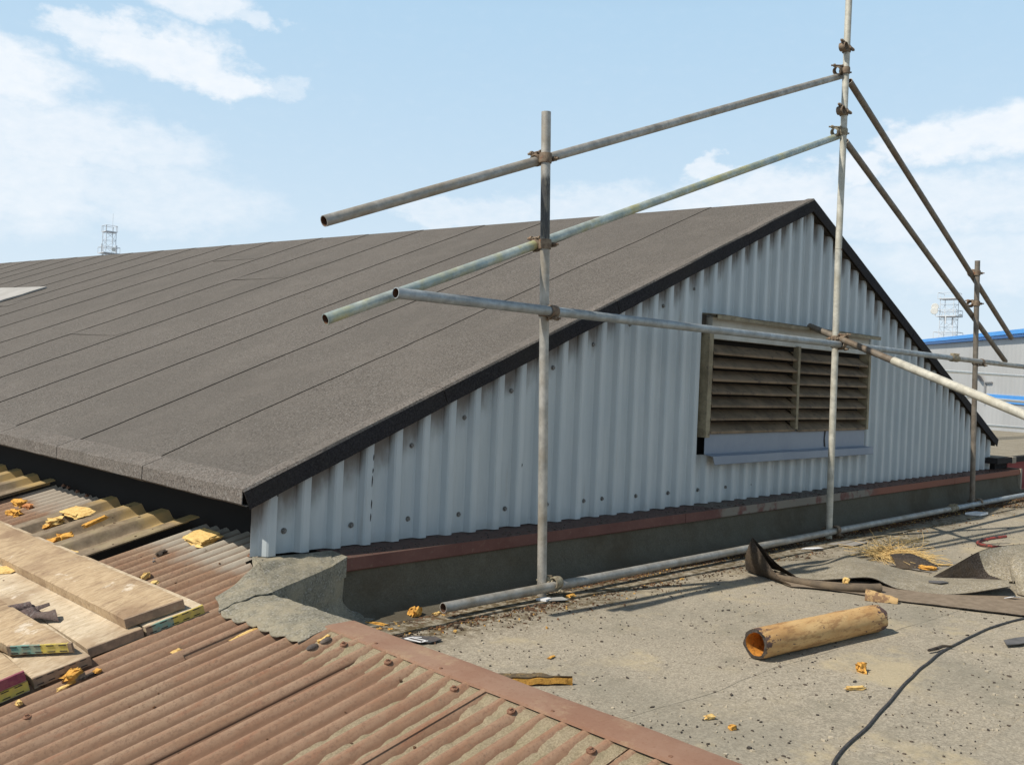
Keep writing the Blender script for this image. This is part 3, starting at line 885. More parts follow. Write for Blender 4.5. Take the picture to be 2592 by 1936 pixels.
link('far_slope_felt', m, FELT, bld, smooth=40)
# cross laps where a roll ended
for r, t0, t1 in ((1.68, 4.50, 5.35), (3.39, 4.50, 5.35), (2.5, 9.0, 9.9), (4.3, 6.3, 7.2)):
    m = MB()
    m.slab(lambda a, b: RP(r + 0.28 * b + 0.01 * nz((a * 3, r, 0)), lerp(t0, t1, a) , 0.0085 - 0.006 * b), 12, 3, RN * -0.006, 0, 1)
    link('felt_end_lap', m, [FELT, BITUMEN], bld, smooth=40)
# eaves felt with drip, in lengths
er = [0.0, 0.85, 1.80, 2.62, 3.5]
while er[-1] < LEN - 1: er.append(er[-1] + 0.93)
for k in range(len(er) - 1):
    m = MB()
    t0, t1 = er[k] + (0.004 if k else -0.002), er[k + 1] - 0.003
    pr = [(0.115, 0.009), (0.006, 0.013), (-0.004, 0.004), (-0.006, -0.058), (0.012, -0.066), (0.03, -0.064)]
    def fn(a, b):
        i = min(int(round(b * 5)), 5)
        t = lerp(t0, t1, a)
        dx, dz = pr[i]
        sag = 0.006 * nz((t * 1.3, 2, k)) + 0.003 * nz((t * 5, i, 0))
        if i < 2:
            p = RP(dx + 0.008 * nz((t * 3, 8, i)), t, dz)
        else:
            p = E0 + TH * t + V(dx, 0, dz + 0.006)
            p.x += sag * 0.8
        p.z += sag * (0.3 if i < 2 else 1)
        return p
    m.slab(fn, 22, 5, V(0.004, 0, -0.004))
    link('eaves_felt', m, FELT_EDGE, bld, smooth=28)
# verge felt: light top lip and dark drop face, in lengths
def verge(P, Q, cuts, left):
    d = (Q - P); L = d.length; dh = d.normalized()
    nn = Vector((-dh.z, 0, dh.x))
    if nn.z < 0: nn = -nn
    for i in range(len(cuts) - 1):
        m = MB()
        a0, a1 = cuts[i] + (0.0006 if i else 0), cuts[i + 1] - 0.0006
        def fn(a, b):
            s = lerp(a0, a1, a) * L
            j = int(round(b * 4))
            yy, hh = [(0.105, 0.006), (0.055, 0.016), (0.002, 0.012), (-0.004, -0.0), (-0.003, -0.080)][j]
            p = P + dh * s + nn * (hh + 0.003 * nz((s * 3, j, i)))
            p.y += yy + (0.012 * nz((s * 2.2, 1, 1)) if j == 0 else 0.003 * nz((s * 2, j, 3)))
            if j == 4: p += nn * (0.004 * nz((s * 1.7, 3, i)))
            return p
        q = MB(); q.slab(fn, 30, 4, V(0, 0.004, -0.003))
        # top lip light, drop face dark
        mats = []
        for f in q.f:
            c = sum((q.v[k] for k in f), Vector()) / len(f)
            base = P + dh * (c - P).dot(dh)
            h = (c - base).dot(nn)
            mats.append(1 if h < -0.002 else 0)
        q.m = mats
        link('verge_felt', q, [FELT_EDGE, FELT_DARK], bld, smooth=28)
verge(E0 + V(0, -0.008, 0), APX + V(0.006, -0.008, 0), [0, 0.222, 0.50, 0.80, 1.0], True)
verge(R0 + V(0, -0.008, 0), APX + V(-0.006, -0.008, 0.0), [0, 0.26, 0.55, 1.0], False)
# cladding sheets
P_ = 0.1685
YB = 3.562
x0 = 1.946
def prof_pts(xa, nper, first=False):
    """one sheet starting at its right-hand pan edge"""
    out = []
    for k in range(nper):
        b = xa + k * P_
        out += [(b, YB), (b + 0.098, YB), (b + 0.107, YB - 0.005), (b + 0.122, YB - 0.034), (b + 0.130, YB - 0.040), (b + 0.145, YB - 0.0405), (b + 0.163, YB - 0.040), (b + 0.1665, YB - 0.038)]
    out.append((xa + nper * P_, YB))
    return out
def clad(xa, xb, pts, zb=0.29, ztop=None, name='cladding_sheet'):
    m = MB()
    n = len(pts)
    vs = []
    for (x, y) in pts:
        zt = zl(x) - 0.070 if ztop is None else ztop
        zb2 = zb if not callable(zb) else zb(x)
        vs += [V(x, y, zb2 + 0.0025 * nz((x * 4, 0, 0))), V(x, y, max(zt, zb2 + 0.01))]
    fs = [(2 * i, 2 * (i + 1), 2 * (i + 1) + 1, 2 * i + 1) for i in range(n - 1)]
    vb = [p + V(0, 0.0012, 0) for p in vs]; N_ = len(vs)
    fs += [tuple(N_ + q for q in f)[::-1] for f in fs]
    fs += [(2 * i, N_ + 2 * i, N_ + 2 * (i + 1), 2 * (i + 1)) for i in range(n - 1)]
    fs += [(0, 1, N_ + 1, N_), (2 * n - 2, N_ + 2 * n - 2, N_ + 2 * n - 1, 2 * n - 1)]
    m.add(vs + vb, fs)
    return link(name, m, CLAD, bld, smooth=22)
LX0, LX1, LZ0, LZ1 = 5.31, 7.86, 0.60, 1.60
xs = x0
pts = [(x0, YB), (x0 + 0.034, YB), (x0 + 0.043, YB - 0.005), (x0 + 0.058, YB - 0.034), (x0 + 0.066, YB - 0.040), (x0 + 0.099, YB - 0.040), (x0 + 0.103, YB - 0.038)]
xr = x0 + 0.103
sheets_x = []
first = True
while xr < 11.15:
    k = 4
    if xr + k * P_ > 11.28: k = max(1, int((11.24 - xr) / P_))
    q = prof_pts(xr + 0.0015, k)
    if first: q = pts + q; first = False
    # each sheet tucks its last rib edge over the next
    q = q[:-1] + [(q[-1][0] - 0.0005, YB - 0.002)]
    a, b = q[0][0], q[-1][0]
    off = 0.003 * (len(sheets_x) % 2)
    q = [(x, y - off) for x, y in q]
    if b < LX0 + 0.02 or a > LX1 - 0.02:
        clad(a, b, q)
    else:
        def split(q, lo, hi):
            r = [p for p in q if lo <= p[0] <= hi]
            return r
        def interp(q, x):
            for p, s in zip(q, q[1:]):
                if p[0] <= x <= s[0] and s[0] > p[0]:
                    return (x, lerp(p[1], s[1], (x - p[0]) / (s[0] - p[0])))
            return None
        def sub(lo, hi):
            r = split(q, lo, hi)
            l = interp(q, lo); h = interp(q, hi)
            if l and (not r or r[0][0] > lo + 1e-4): r = [l] + r
            if h and (not r or r[-1][0] < hi - 1e-4): r = r + [h]
            return r
        for lo, hi, kind in ((a, min(b, LX0), 'full'), (max(a, LX0), min(b, LX1), 'open'), (max(a, LX1), b, 'full')):
            if hi - lo < 0.005: continue
            r = sub(lo, hi)
            if len(r) < 2: continue
            if kind == 'full': clad(lo, hi, r)
            else:
                clad(lo, hi, r, 0.29, LZ0 + 0.03)
                clad(lo, hi, r, LZ1 - 0.01)
    sheets_x.append(a)
    xr += k * P_
    if k < 4: break
# right-hand corner and dark end wall return
m = MB()
m.box((11.17, 3.556, 0.26), (0.06, 0, 0), (0, 0.012, 0), (0, 0, 0.31))
link('corner_trim', m, CLAD, bld, smooth=0)
# backing wall behind the cladding, shade-black eaves fill, far eaves wall
m = MB()
m.prism([V(2.02, 3.60, -0.2), V(11.22, 3.60, -0.2), V(11.22, 3.60, 0.55), V(APX.x, 3.60, APX.z - 0.12), V(2.02, 3.60, 0.53)], (0, 0.10, 0))
link('gable_wall', m, BLACK, bld, smooth=0)
m = MB()
a = V(2.190, 3.61, -0.3)
m.box(a, TH * LEN + V(-0.05 * 0, 0, 0), V(0.1, 0, 0), V(0, 0, 0.97))
link('eaves_gap_shade', m, BLACK, bld, smooth=0)  # black box stands in for the shade inside the open eaves
m = MB()
a = V(11.14, 3.71, -0.3)
m.box(a, TH * LEN, V(0.1, 0, 0), V(0, 0, 0.86))
link('far_eaves_wall', m, SOFFIT, bld, smooth=0)
# bolts
def cbolt(x, z, y=YB):
    m = MB()
    m.tube([(x, y - 0.001, z), (x, y - 0.004, z)], 0.014, 14)
    m.tube([(x, y - 0.004, z), (x, y - 0.012, z)], [0.0105, 0.009], 14)
    link('cladding_bolt', m, BOLT, bld, smooth=40)
for x in (2.106, 2.463, 2.80, 3.135, 3.474, 3.81, 4.133, 4.304, 4.641): cbolt(x, 0.388 + random.uniform(-.004, .004))
for k in range(5, 9): cbolt(4.641 + 0.35 * (k - 4), 0.385)
for x, z in ((2.805, 0.754), (3.148, 0.893), (3.486, 1.039), (3.815, 1.179)): cbolt(x, z)
for k in range(1, 8): 
    x = 3.815 + 0.345 * k
    cbolt(x, zl(x) - 0.22)
for x, za, zb in ((2.549, .69, .72), (2.548, .63, .655), (2.546, .565, .62), (2.547, .46, .505), (2.545, .40, .44), (3.052, .81, .835), (3.051, .45, .485), (2.045, .55, .56), (3.555, .62, .64)):
    m = MB()
    m.prism([V(x, YB - 0.042, za), V(x + 0.003, YB - 0.042, za + 0.3 * (zb - za)), V(x + 0.0045, YB - 0.042, lerp(za, zb, .7)), V(x + 0.001, YB - 0.042, zb), V(x - 0.001, YB - 0.042, lerp(za, zb, .5))], (0, 0.003, 0))
    link('paint_scrape', m, BITUMEN, bld, smooth=0)
# flashing ledge at the foot of the cladding
fl = []
for a, b in ((2.285, 4.9), (4.905, 7.4), (7.405, 9.6), (9.605, 11.66)):
    m = MB()
    pr = [(3.60, 0.288), (3.352, 0.282), (3.350, 0.226), (3.358, 0.222)]
    def fn(s, t):
        x = lerp(a, b, s); j = int(round(t * 3))
        y, z = pr[j]
        return (x, y + 0.002 * nz((x * 2, j, 0)), z + 0.003 * nz((x * 1.5, j, 4)))
    m.slab(fn, 24, 3, V(0, 0.003, -0.003))
    link('base_flashing', m, FLASH, bld, smooth=25)
# felt upstand with cove
m = MB()
def fn(a, b):
    x = lerp(2.30, 11.70, a)
    pr = [(3.385, 0.245), (3.372, 0.20), (3.366, 0.12), (3.356, 0.07), (3.325, 0.035), (3.27, 0.014), (3.19, 0.003)]
    j = int(round(b * 6)); y, z = pr[j]
    return (x, y + 0.007 * nz((x * 1.2, z * 3, 0)) + 0.003 * nz((x * 6, z * 8, 3)) + (0.015 * nz((x * 2, 0, 8)) if j == 6 else 0), z)
m.grid(fn, 140, 6)
NORECALC.add('felt_upstand')
o = link('felt_upstand', m, FELT_UP, bld, smooth=60)
m = MB()
m.box((11.66, 3.34, 0.0), (0.045, 0, 0), (0, 0.25, 0), (0, 0, 0.29))
link('upstand_end', m, CEMENT, bld, smooth=0)

# louvre
lv = thing('louvre_vent', 'brown slatted louvre vent set in the pale ribbed cladding above a slate blue sill', 'vent', (6.57, 3.48, 0.6))
def lbox(name, mat, x0_, x1_, y0_, y1_, z0_, z1_, par=lv, sm=0):
    m = MB(); m.box((x0_, y0_, z0_), (x1_ - x0_, 0, 0), (0, y1_ - y0_, 0), (0, 0, z1_ - z0_)); return link(name, m, mat, par, smooth=sm)
lbox('backing', BLACK, 5.30, 7.86, 3.590, 3.598, 0.60, 1.60)
o = lbox('side_post', FRAME, 5.295, 5.345, 3.484, 3.56, 0.755, 1.475)
o = lbox('side_post', FRAME, 7.775, 7.812, 3.470, 3.56, 0.785, 1.475)
lbox('header_panel', PANEL, 5.345, 7.812, 3.500, 3.56, 1.440, 1.588)
m = MB()
m.slab(lambda a, b: (lerp(5.30, 7.90, a), lerp(3.56, 3.43, b), 1.615 - 0.012 * b + 0.004 * nz((a * 8, b, 0))), 20, 2, 0.004)
m.box((5.30, 3.43, 1.572), (2.60, 0, 0), (0, 0.004, 0), (0, 0, 0.030))
link('header_drip', m, FRAME, lv, smooth=0)
lbox('mullion', FRAME, 6.525, 6.560, 3.475, 3.52, 0.80, 1.445)
NB = 7
for (xa, xb) in ((5.346, 6.524), (6.561, 7.774)):
    for k in range(NB):
        z = 0.795 + k * 0.0915
        m = MB()
        jit = random.uniform(-.003, .003)
        def fn(a, b):
            pr = [(3.570, 0.062), (3.492, 0.012), (3.478, 0.002), (3.477, -0.011)]
            j = int(round(b * 3)); y, dz = pr[j]
            x = lerp(xa, xb, a)
            return (x, y, z + dz + 0.0 + jit * (a - 0.5) * 2 + 0.002 * nz((x * 2, k, j)))
        m.slab(fn, 8, 3, V(0, 0.003, -0.004))
        link('blade', m, LOUVRE, lv, smooth=25)
m = MB()
def fn(a, b):
    pr = [(3.50, 0.795), (3.498, 0.64), (3.44, 0.628), (3.436, 0.572)]
    j = int(round(b * 3)); y, z = pr[j]
    x = lerp([5.31, 5.31, 5.33, 5.35][j], [7.80, 7.80, 7.86, 7.86][j], a)
    return (x, y, z + 0.003 * nz((x * 2, j, 0)))
m.slab(fn, 24, 3, V(0, 0.003, -0.003))
link('sill', m, APRON, lv, smooth=20)
m = MB()
m.prism([V(7.06, 3.494, 0.80), V(7.075, 3.494, 0.79), V(7.06, 3.494, 0.72), V(7.075, 3.493, 0.645), V(7.055, 3.493, 0.65), V(7.045, 3.494, 0.70), V(7.05, 3.494, 0.74)], (0, 0.004, 0))
link('sealant_streak', m, BITUMEN, lv, smooth=0)
lbox('shadow_notch', SOFFIT, 5.25, 5.30, 3.52, 3.59, 1.475, 1.60)  # dark box stands in for the shadow notch between cladding and frame

# ------------------------------------------------------------------ scaffold
scf = thing('scaffold_guardrail', 'galvanised tube scaffold frame with sloping rails, standing in front of the gable wall', 'scaffold', (6.4, 3.12, 0.0))
def stube(p, q, mat, name='scaffold_tube', r=0.02415, bend=0.004, seed=1):
    p, q = Vector(p), Vector(q)
    n = max(6, int((q - p).length / 0.25))
    pts = []
    for i in range(n + 1):
        t = i / n
        d = Vector((nz((t * 2.2, seed, 0)), nz((t * 2.2, seed, 5)), nz((t * 2.2, seed, 9)))) * bend * math.sin(math.pi * t)
        pts.append(p.lerp(q, t) + d)
    m = MB()
    m.tube(pts, r, 22, ri=r - 0.0036)
    # inner wall rusty
    seg = 22; nn = len(pts)
    m.m = [0] * (seg * (nn - 1)) + [1] * (seg * (nn - 1)) + [0] * (2 * seg)
    return link(name, m, [mat, INNER], scf, smooth=40)
YP, YR, YL = 3.150, 3.205, 3.098        # poles, rails behind them, ledger in front
def sh(x, z, y=YR):   # carry a point measured on the pole plane to another plane
    k = y / 3.15
    return (x * k, y, 1.12 + (z - 1.12) * k)
stube((3.375, 3.16, 0.0), (3.247, 3.15, 2.446), G_BAND, 'standard', seed=1, bend=0.002)
stube((6.475, 3.14, 0.0), (6.445, 3.15, 2.17), G_PALE, 'standard', seed=2, bend=0.002)
stube((6.445, 3.15, 2.172), (6.432, 3.15, 4.9), G_PALE, 'standard', seed=12, bend=0.003)
stube((9.55, 3.16, 0.0), (9.36, 3.15, 2.434), G_BROWN, 'standard', seed=3, bend=0.002)
stube(sh(1.989, 1.712), sh(6.385, 3.452), G_GREY, 'guard_rail', seed=4)
stube(sh(2.014, 1.318), sh(6.370, 3.000), G_YEL, 'guard_rail', seed=5)
stube(sh(6.500, 3.440, 3.20), sh(10.466, 1.747, 3.20), G_BROWN, 'guard_rail', seed=6)
stube(sh(6.480, 2.985, 3.20), sh(10.308, 1.494, 3.20), G_BROWN, 'guard_rail', seed=7)
def yl(x, z): return sh(x, z, YL)
stube(yl(2.361, 1.458), yl(6.52, 1.463), G_BLUE, 'ledger', seed=8)
stube((6.44, YL + 0.0, 1.460), (8.72, YL, 1.456), G_BLUE, 'ledger', seed=9, bend=0.002)
stube((8.722, YL, 1.456), (12.6, YL, 1.450), G_GREY, 'ledger', seed=10, bend=0.003)
YBT = 3.105
stube((2.675, YBT + 0.01, 0.056), (8.87, YBT, 0.058), G_GREY, 'base_tube', seed=11, bend=0.006)
stube((8.872, YBT, 0.058), (13.4, YBT - 0.02, 0.060), G_BLUE, 'base_tube', seed=13, bend=0.004)
# raker that runs past the standard towards the viewer
bp = V(6.455, 3.085, 1.492); bq = V(5.772, 1.652, 1.022)
bd = (bq - bp).normalized()
stube(bp - bd * 0.42, bp + bd * 0.62, G_BROWN, 'raker', seed=14, bend=0.001)
stube(bp + bd * 0.55, bp + bd * 3.6, G_PALE, 'raker', seed=15, bend=0.002, r=0.0285)

def frame_of(d):
    d = Vector(d).normalized()
    up = Vector((0, 0, 1)) if abs(d.z) < 0.9 else Vector((0, 1, 0))
    x = d.cross(up).normalized(); return d, x, d.cross(x).normalized()
def jaw(m, c, axis, outd, R=0.0245, w=0.048):
    """half-open band round a tube with a lug and tee bolt on its outer side"""
    a = Vector(axis).normalized(); o = Vector(outd); o = (o - a * o.dot(a)).normalized(); s = a.cross(o)
    ring = []
    seg = 20
    vs = []; fs = []
    prof = [(R + 0.001, -w / 2), (R + 0.0065, -w / 2), (R + 0.0085, -w / 4), (R + 0.0085, w / 4), (R + 0.0065, w / 2), (R + 0.001, w / 2)]
    for i in range(seg):
        an = 2 * math.pi * i / seg
        rd = o * math.cos(an) + s * math.sin(an)
        for (rr, ww) in prof: vs.append(Vector(c) + rd * rr + a * ww)
    P6 = len(prof)
    for i in range(seg):
        for k in range(P6):
            fs.append((i * P6 + k, ((i + 1) % seg) * P6 + k, ((i + 1) % seg) * P6 + (k + 1) % P6, i * P6 + (k + 1) % P6))
    m.add(vs, fs)
    return a, o, s
def coupler(c, axA, axB, offdir, gap=0.056, mat=CLAMP, bolts=(1, 1), only_a=False):
    """c: centre of tube A; tube B lies gap away along offdir"""
    m = MB()
    c = Vector(c); od = Vector(offdir).normalized(); cb = c + od * gap
    jaw(m, c, axA, -od)
    jaw(m, cb, axB, od)
    mid = (c + cb) / 2
    a, x, y = frame_of(od)
    m.tube([mid - od * 0.014, mid + od * 0.014], 0.021, 12)
    o = link('coupler', m, mat, scf, smooth=35)
    for cc, ax, sgn, bs in ((c, axA, -1, bolts[0]), (cb, axB, 1, bolts[1])):
        ax = Vector(ax).normalized(); w = od * sgn
        s = ax.cross(w).normalized() * bs
        b = MB()
        e = cc + s * 0.036
        # lugs
        b.box(e - s * 0.012 - w * 0.016 - ax * 0.012, s * 0.016, w * 0.012, ax * 0.024)
        b.box(e - s * 0.012 + w * 0.008 - ax * 0.012, s * 0.016, w * 0.012, ax * 0.024)
        b.tube([e - w * 0.030, e + w * 0.055], 0.0062, 10)
        b.tube([e + w * 0.024, e + w * 0.038], 0.0125, 6)
        b.tube([e - w * 0.034, e - w * 0.026], 0.010, 8)
        link('tee_bolt', b, mat, o, smooth=30)
    return o
Zx = V(0, 0, 1); Xx = V(1, 0, 0); Yx = V(0, 1, 0)
rs = V(1, 0, 0.395).normalized(); rd_ = V(1, 0, -0.43).normalized()
def pole1(z): return V(lerp(3.375, 3.247, z / 2.446), 3.152, z)
def pole2(z): return V(6.475 - 0.043 * min(z, 3.5) / 3.5, 3.15, z)
def pole3(z): return V(lerp(9.55, 9.36, z / 2.434), 3.152, z)
coupler(pole1(2.218), Zx, rs, Yx)
coupler(pole1(1.79), Zx, rs, Yx)
coupler(pole1(1.452), Zx, Xx, -Yx, gap=0.054)
coupler(pole1(0.075) + V(0.05, 0, 0), Zx, Xx, -Yx, gap=0.045, mat=CLAMP_PALE)
coupler(pole2(3.50), Zx, rs, Yx + V(-0.9, 0, 0), gap=0.056)
coupler(pole2(3.66), Zx, Yx, V(-1, -0.1, 0), gap=0.062, bolts=(-1, 1))
coupler(pole2(3.045), Zx, rs, Yx + V(-0.9, 0, 0), gap=0.056, mat=CLAMP_PALE)
coupler(pole2(3.19), Zx, Yx, V(-1, -0.1, 0), gap=0.062, bolts=(-1, 1))
coupler(pole2(1.46), Zx, Xx, -Yx, gap=0.052)
coupler(pole2(1.50), Zx, bd, -Yx + V(0.2, 0, 0), gap=0.062)
coupler(pole2(0.07) + V(0.05, 0, 0), Zx, Xx, -Yx, gap=0.042)
coupler(pole3(2.315), Zx, rd_, Yx)
coupler(pole3(2.02), Zx, rd_, Yx)
coupler(pole3(1.452), Zx, Xx, -Yx, gap=0.054)
coupler(pole3(0.075) + V(0.04, 0, 0), Zx, Xx, -Yx, gap=0.045)
# sleeve couplers where tubes are joined end to end
def sleeve(c, ax, mat=CLAMP_PALE):
    m = MB(); c = Vector(c); ax = Vector(ax).normalized()
    jaw(m, c - ax * 0.05, ax, Zx, w=0.06); jaw(m, c + ax * 0.05, ax, Zx, w=0.06)
    m.tube([c - ax * 0.09, c + ax * 0.09], 0.0285, 16)
    o = link('sleeve_coupler', m, mat, scf, smooth=35)
    b = MB()
    for k in (-0.06, -0.02, 0.02, 0.06):
        p = c + ax * k + V(0, -0.006, 0.034)
        b.box(p - V(0.009, 0.012, 0.006), (0.018, 0, 0), (0, 0.024, 0), (0, 0, 0.016))
        b.tube([p + V(0, -0.02, 0.006), p + V(0, 0.02, 0.006)], 0.005, 8)
    link('sleeve_bolts', b, mat, o, smooth=30)
sleeve((8.72, YL, 1.456), Xx); sleeve((8.87, YBT, 0.058), Xx)
m = MB(); m.tube([pole2(2.168) - Zx * 0.006, pole2(2.168) + Zx * 0.004], 0.0252, 20)
link('joint_collar', m, BOLT_RUST, scf)

# ------------------------------------------------------------------ scaffold boards lying on the corrugated iron
def board(name, label, near_l, near_r, far_l, far_r, top, th=0.038, mat=WOOD, ends=None, group='old scaffold boards on the corrugated iron', iron=True, tilt=0.0):
    """corners in roof coordinates (u,v); top = height above the roof plane"""
    c = C3(near_l[0], near_l[1], top - th)
    t = thing(name, label, 'board', c, group)
    m = MB()
    sd = near_l[0] * 31
    def top_pt(a, b):
        l = (lerp(near_l[0], far_l[0], a), lerp(near_l[1], far_l[1], a))
        r = (lerp(near_r[0], far_r[0], a), lerp(near_r[1], far_r[1], a))
        u, v = lerp(l[0], r[0], b), lerp(l[1], r[1], b)
        rag = 0.0
        if a == 0: rag = 0.004 * nz((b * 5, sd, 0))
        e = min(b, 1 - b)
        h = top + tilt * a + 0.0015 * nz((a * 5, b * 2, sd)) - (0.0025 if e == 0 else 0) - (0.003 if a == 0 else 0)
        return C3(u, v + rag, h)
    m.slab(top_pt, 30, 12, N * -th, 0, 0)
    # end face material
    fm = []
    mats = [mat, WOOD_END]
    for f in m.f:
        cc = sum((m.v[k] for k in f), Vector()) / len(f)
        fm.append(0)
    m.m = fm
    link('plank', m, mats, t, smooth=30)
    # end band: painted face and hoop iron staples, a few mm proud of the end
    L = C3(near_l[0], near_l[1], 0); Rr = C3(near_r[0], near_r[1], 0)
    d = (Rr - L); wd = d.length; dh = d.normalized(); out = dh.cross(N).normalized()
    if out.dot(VV) > 0: out = -out
    def fp(s, h, o): return L + dh * (s * wd) + N * (top - th + h * th) + out * o
    segs = ends or [(0, 1, WOOD_END)]
    for (s0, s1, mm) in segs:
        q = MB()
        vs = [fp(s0, 0.05, -0.004), fp(s1, 0.05, -0.004), fp(s1, 0.92, -0.004), fp(s0, 0.92, -0.004),
              fp(s0, 0.04, 0.0065), fp(s1, 0.04, 0.0065), fp(s1, 0.91, 0.0065), fp(s0, 0.91, 0.0065)]
        q.add(vs, [(0, 3, 2, 1), (4, 5, 6, 7), (0, 1, 5, 4), (1, 2, 6, 5), (2, 3, 7, 6), (3, 0, 4, 7)])
        link('board_end', q, mm, t, smooth=0)
    if iron:
        q = MB()
        n = 5
        for row in (0.2, 0.8):
            for k in range(n):
                s0 = 0.05 + k * 0.19; s1 = s0 + 0.11
                vs = [fp(s0, row - 0.035, 0.006), fp(s1, row - 0.035, 0.006), fp(s1, row + 0.035, 0.006), fp(s0, row + 0.035, 0.006),
                      fp(s0, row - 0.035, 0.009), fp(s1, row - 0.035, 0.009), fp(s1, row + 0.035, 0.009), fp(s0, row + 0.035, 0.009)]
                q.add(vs, [(0, 3, 2, 1), (4, 5, 6, 7), (0, 1, 5, 4), (1, 2, 6, 5), (2, 3, 7, 6), (3, 0, 4, 7)])
        link('hoop_iron', q, IRON, t, smooth=0)
    return t
H1 = 0.050
def par(nl, nr, du, dv): return (nl[0] + du, nl[1] + dv), (nr[0] + du, nr[1] + dv)
f1, f2 = par((-0.498, 0.592), (-0.297, 0.552), -0.41, 2.9)
board('scaffold_board', 'brown stained scaffold board lying on top, with bare grey end and splashes of white', (-0.507, 0.575), (-0.293, 0.548), f1, f2, 0.093, iron=False)
f1, f2 = par((-0.450, 0.53), (-0.232, 0.527), -0.41, 2.9)
board('scaffold_board', 'scaffold board with teal and yellow painted end, under the top brown board', (-0.452, 0.532), (-0.232, 0.527), f1, f2, H1, mat=WOOD2,
      ends=[(0, .10, WOOD_END), (.10, .46, TEAL), (.46, 1, YEL)])
f1, f2 = par((-0.655, 0.55), (-0.455, 0.535), -0.27, 2.4)
board('scaffold_board', 'pale bleached scaffold board with bare end, lying left of the top brown board', (-0.655, 0.548), (-0.462, 0.535), f1, f2, H1, mat=WOOD2, iron=False)
f1, f2 = par((-0.868, 0.72), (-0.704, 0.527), -0.30, 0.62)
board('scaffold_board', 'short board end lying askew with teal and yellow painted end band', (-0.868, 0.722), (-0.700, 0.532), (-1.05, 1.60), (-0.835, 1.52), 0.100, mat=WOOD,
      ends=[(0, .06, WOOD_END), (.06, .52, TEAL), (.52, .94, YEL), (.94, 1, WOOD_END)], tilt=0.01)
f1, f2 = par((-0.85, 0.485), (-0.66, 0.485), -0.12, 1.4)
board('scaffold_board', 'bright bare scaffold board with brown hoop iron end, under the skewed board end', (-0.852, 0.488), (-0.664, 0.485), f1, f2, H1, mat=WOOD2)
f1, f2 = par((-1.09, 0.46), (-0.866, 0.476), -0.18, 1.6)
board('scaffold_board', 'upper board at the left frame edge with a maroon painted end', (-1.09, 0.465), (-0.872, 0.476), f1, f2, 0.093, mat=WOOD, ends=[(0, 1, MAROON)], iron=False)
f1, f2 = par((-1.09, 0.47), (-0.868, 0.488), -0.12, 1.6)
board('scaffold_board', 'lower board at the left frame edge with a yellow painted end', (-1.09, 0.475), (-0.868, 0.487), f1, f2, H1, mat=WOOD2, ends=[(0, 1, YEL)])

# ------------------------------------------------------------------ scraps
def blob(name, label, cat, c, size, mat, group=None, rot=0.0, ax=None, seed=0, sub=3, rough=0.35, flat_=1.0, mats=None):
    """irregular broken lump: a box-like hull broken up by noise"""
    bm = bmesh.new()
    bmesh.ops.create_cube(bm, size=1.0)
    bmesh.ops.subdivide_edges(bm, edges=bm.edges, cuts=sub, use_grid_fill=True)
    ex, ey, ez = ax if ax else (Vector((math.cos(rot), math.sin(rot), 0)), Vector((-math.sin(rot), math.cos(rot), 0)), Vector((0, 0, 1)))
    m = MB()
    vs = []
    for v in bm.verts:
        p = v.co.copy()
        q = p * 2
        r = p * (1 - 0.10 * (q.length - 1))
        n_ = Vector((nz(p * 2.3, 1, seed), nz(p * 2.3, 1, seed + 9), nz(p * 2.3, 1, seed + 17))) * rough
        n2_ = Vector((nz(p * 6, 1, seed), nz(p * 6, 1, seed + 3), nz(p * 6, 1, seed + 5))) * rough * 0.35
        r = r + n_ + Vector((n2_.x, n2_.y, n2_.z * flat_))
        vs.append(Vector(c) + ex * (r.x * size[0]) + ey * (r.y * size[1]) + ez * ((r.z + 0.42) * size[2]))
    m.add(vs, [[v.index for v in f.verts] for f in bm.faces])
    bm.free()
    if mats:
        m.m = []
        for f in m.f:
            cc = sum((m.v[k] for k in f), Vector()) / len(f)
            m.m.append(1 if (cc - Vector(c)).dot(ez) > 0.62 * size[2] else 0)
    o = link(name, m, mats or mat, smooth=30)
    return tag(o, label, cat, group)
CAX = (U, VV, N)
def con(name, label, u, v, n, size, mat, group, rot=0.0, seed=0, **k):
    ex = (U * math.cos(rot) + VV * math.sin(rot)); ey = N.cross(ex)
    return blob(name, label, 'foam scrap', C3(u, v, n), size, mat, group, ax=(ex, ey, N), seed=seed, **k)
FG = 'yellow foam scraps on the corrugated iron'
con('foam_slab', 'largest yellow foam chunk, cracked, lying on the iron beneath the eaves near the wall corner', 0.088, 1.305, 0.012, (0.115, 0.165, 0.030), FOAM_PALE, FG, 0.1, 3, sub=6, rough=0.16)
con('foam_slab', 'flat pale foam slab on the yellow rooflight sheet, uppermost of the heap', -0.215, 2.235, 0.052, (0.10, 0.19, 0.018), FOAM_PALE, FG, 0.15, 5, sub=6, rough=0.2)
con('foam_strip', 'long thin orange foam strip lying across the ribs of the rooflight sheet', -0.20, 1.98, 0.050, (0.13, 0.03, 0.018), FOAM, FG, 0.35, 6, sub=5, rough=0.18)
con('foam_scrap', 'crumbled foam beside the pale slab, at its left', -0.362, 2.33, 0.006, (0.05, 0.10, 0.020), FOAM, FG, 0.3, 7, sub=5, rough=0.5)
con('foam_scrap', 'curved foam crumb between the pale slab and the crumbled one', -0.318, 2.29, 0.02, (0.04, 0.07, 0.03), FOAM_PALE, FG, 0.9, 8, sub=4, rough=0.5)
con('foam_scrap', 'ragged foam piece in the trough beside the top board', -0.413, 2.02, 0.006, (0.07, 0.09, 0.02), FOAM, FG, 0.2, 9, sub=5, rough=0.45)
con('foam_scrap', 'knobbly brown-yellow foam piece right of the ragged one, between two ribs', -0.355, 1.99, 0.006, (0.05, 0.07, 0.035), FOAM, FG, 1.2, 10, sub=4, rough=0.5)
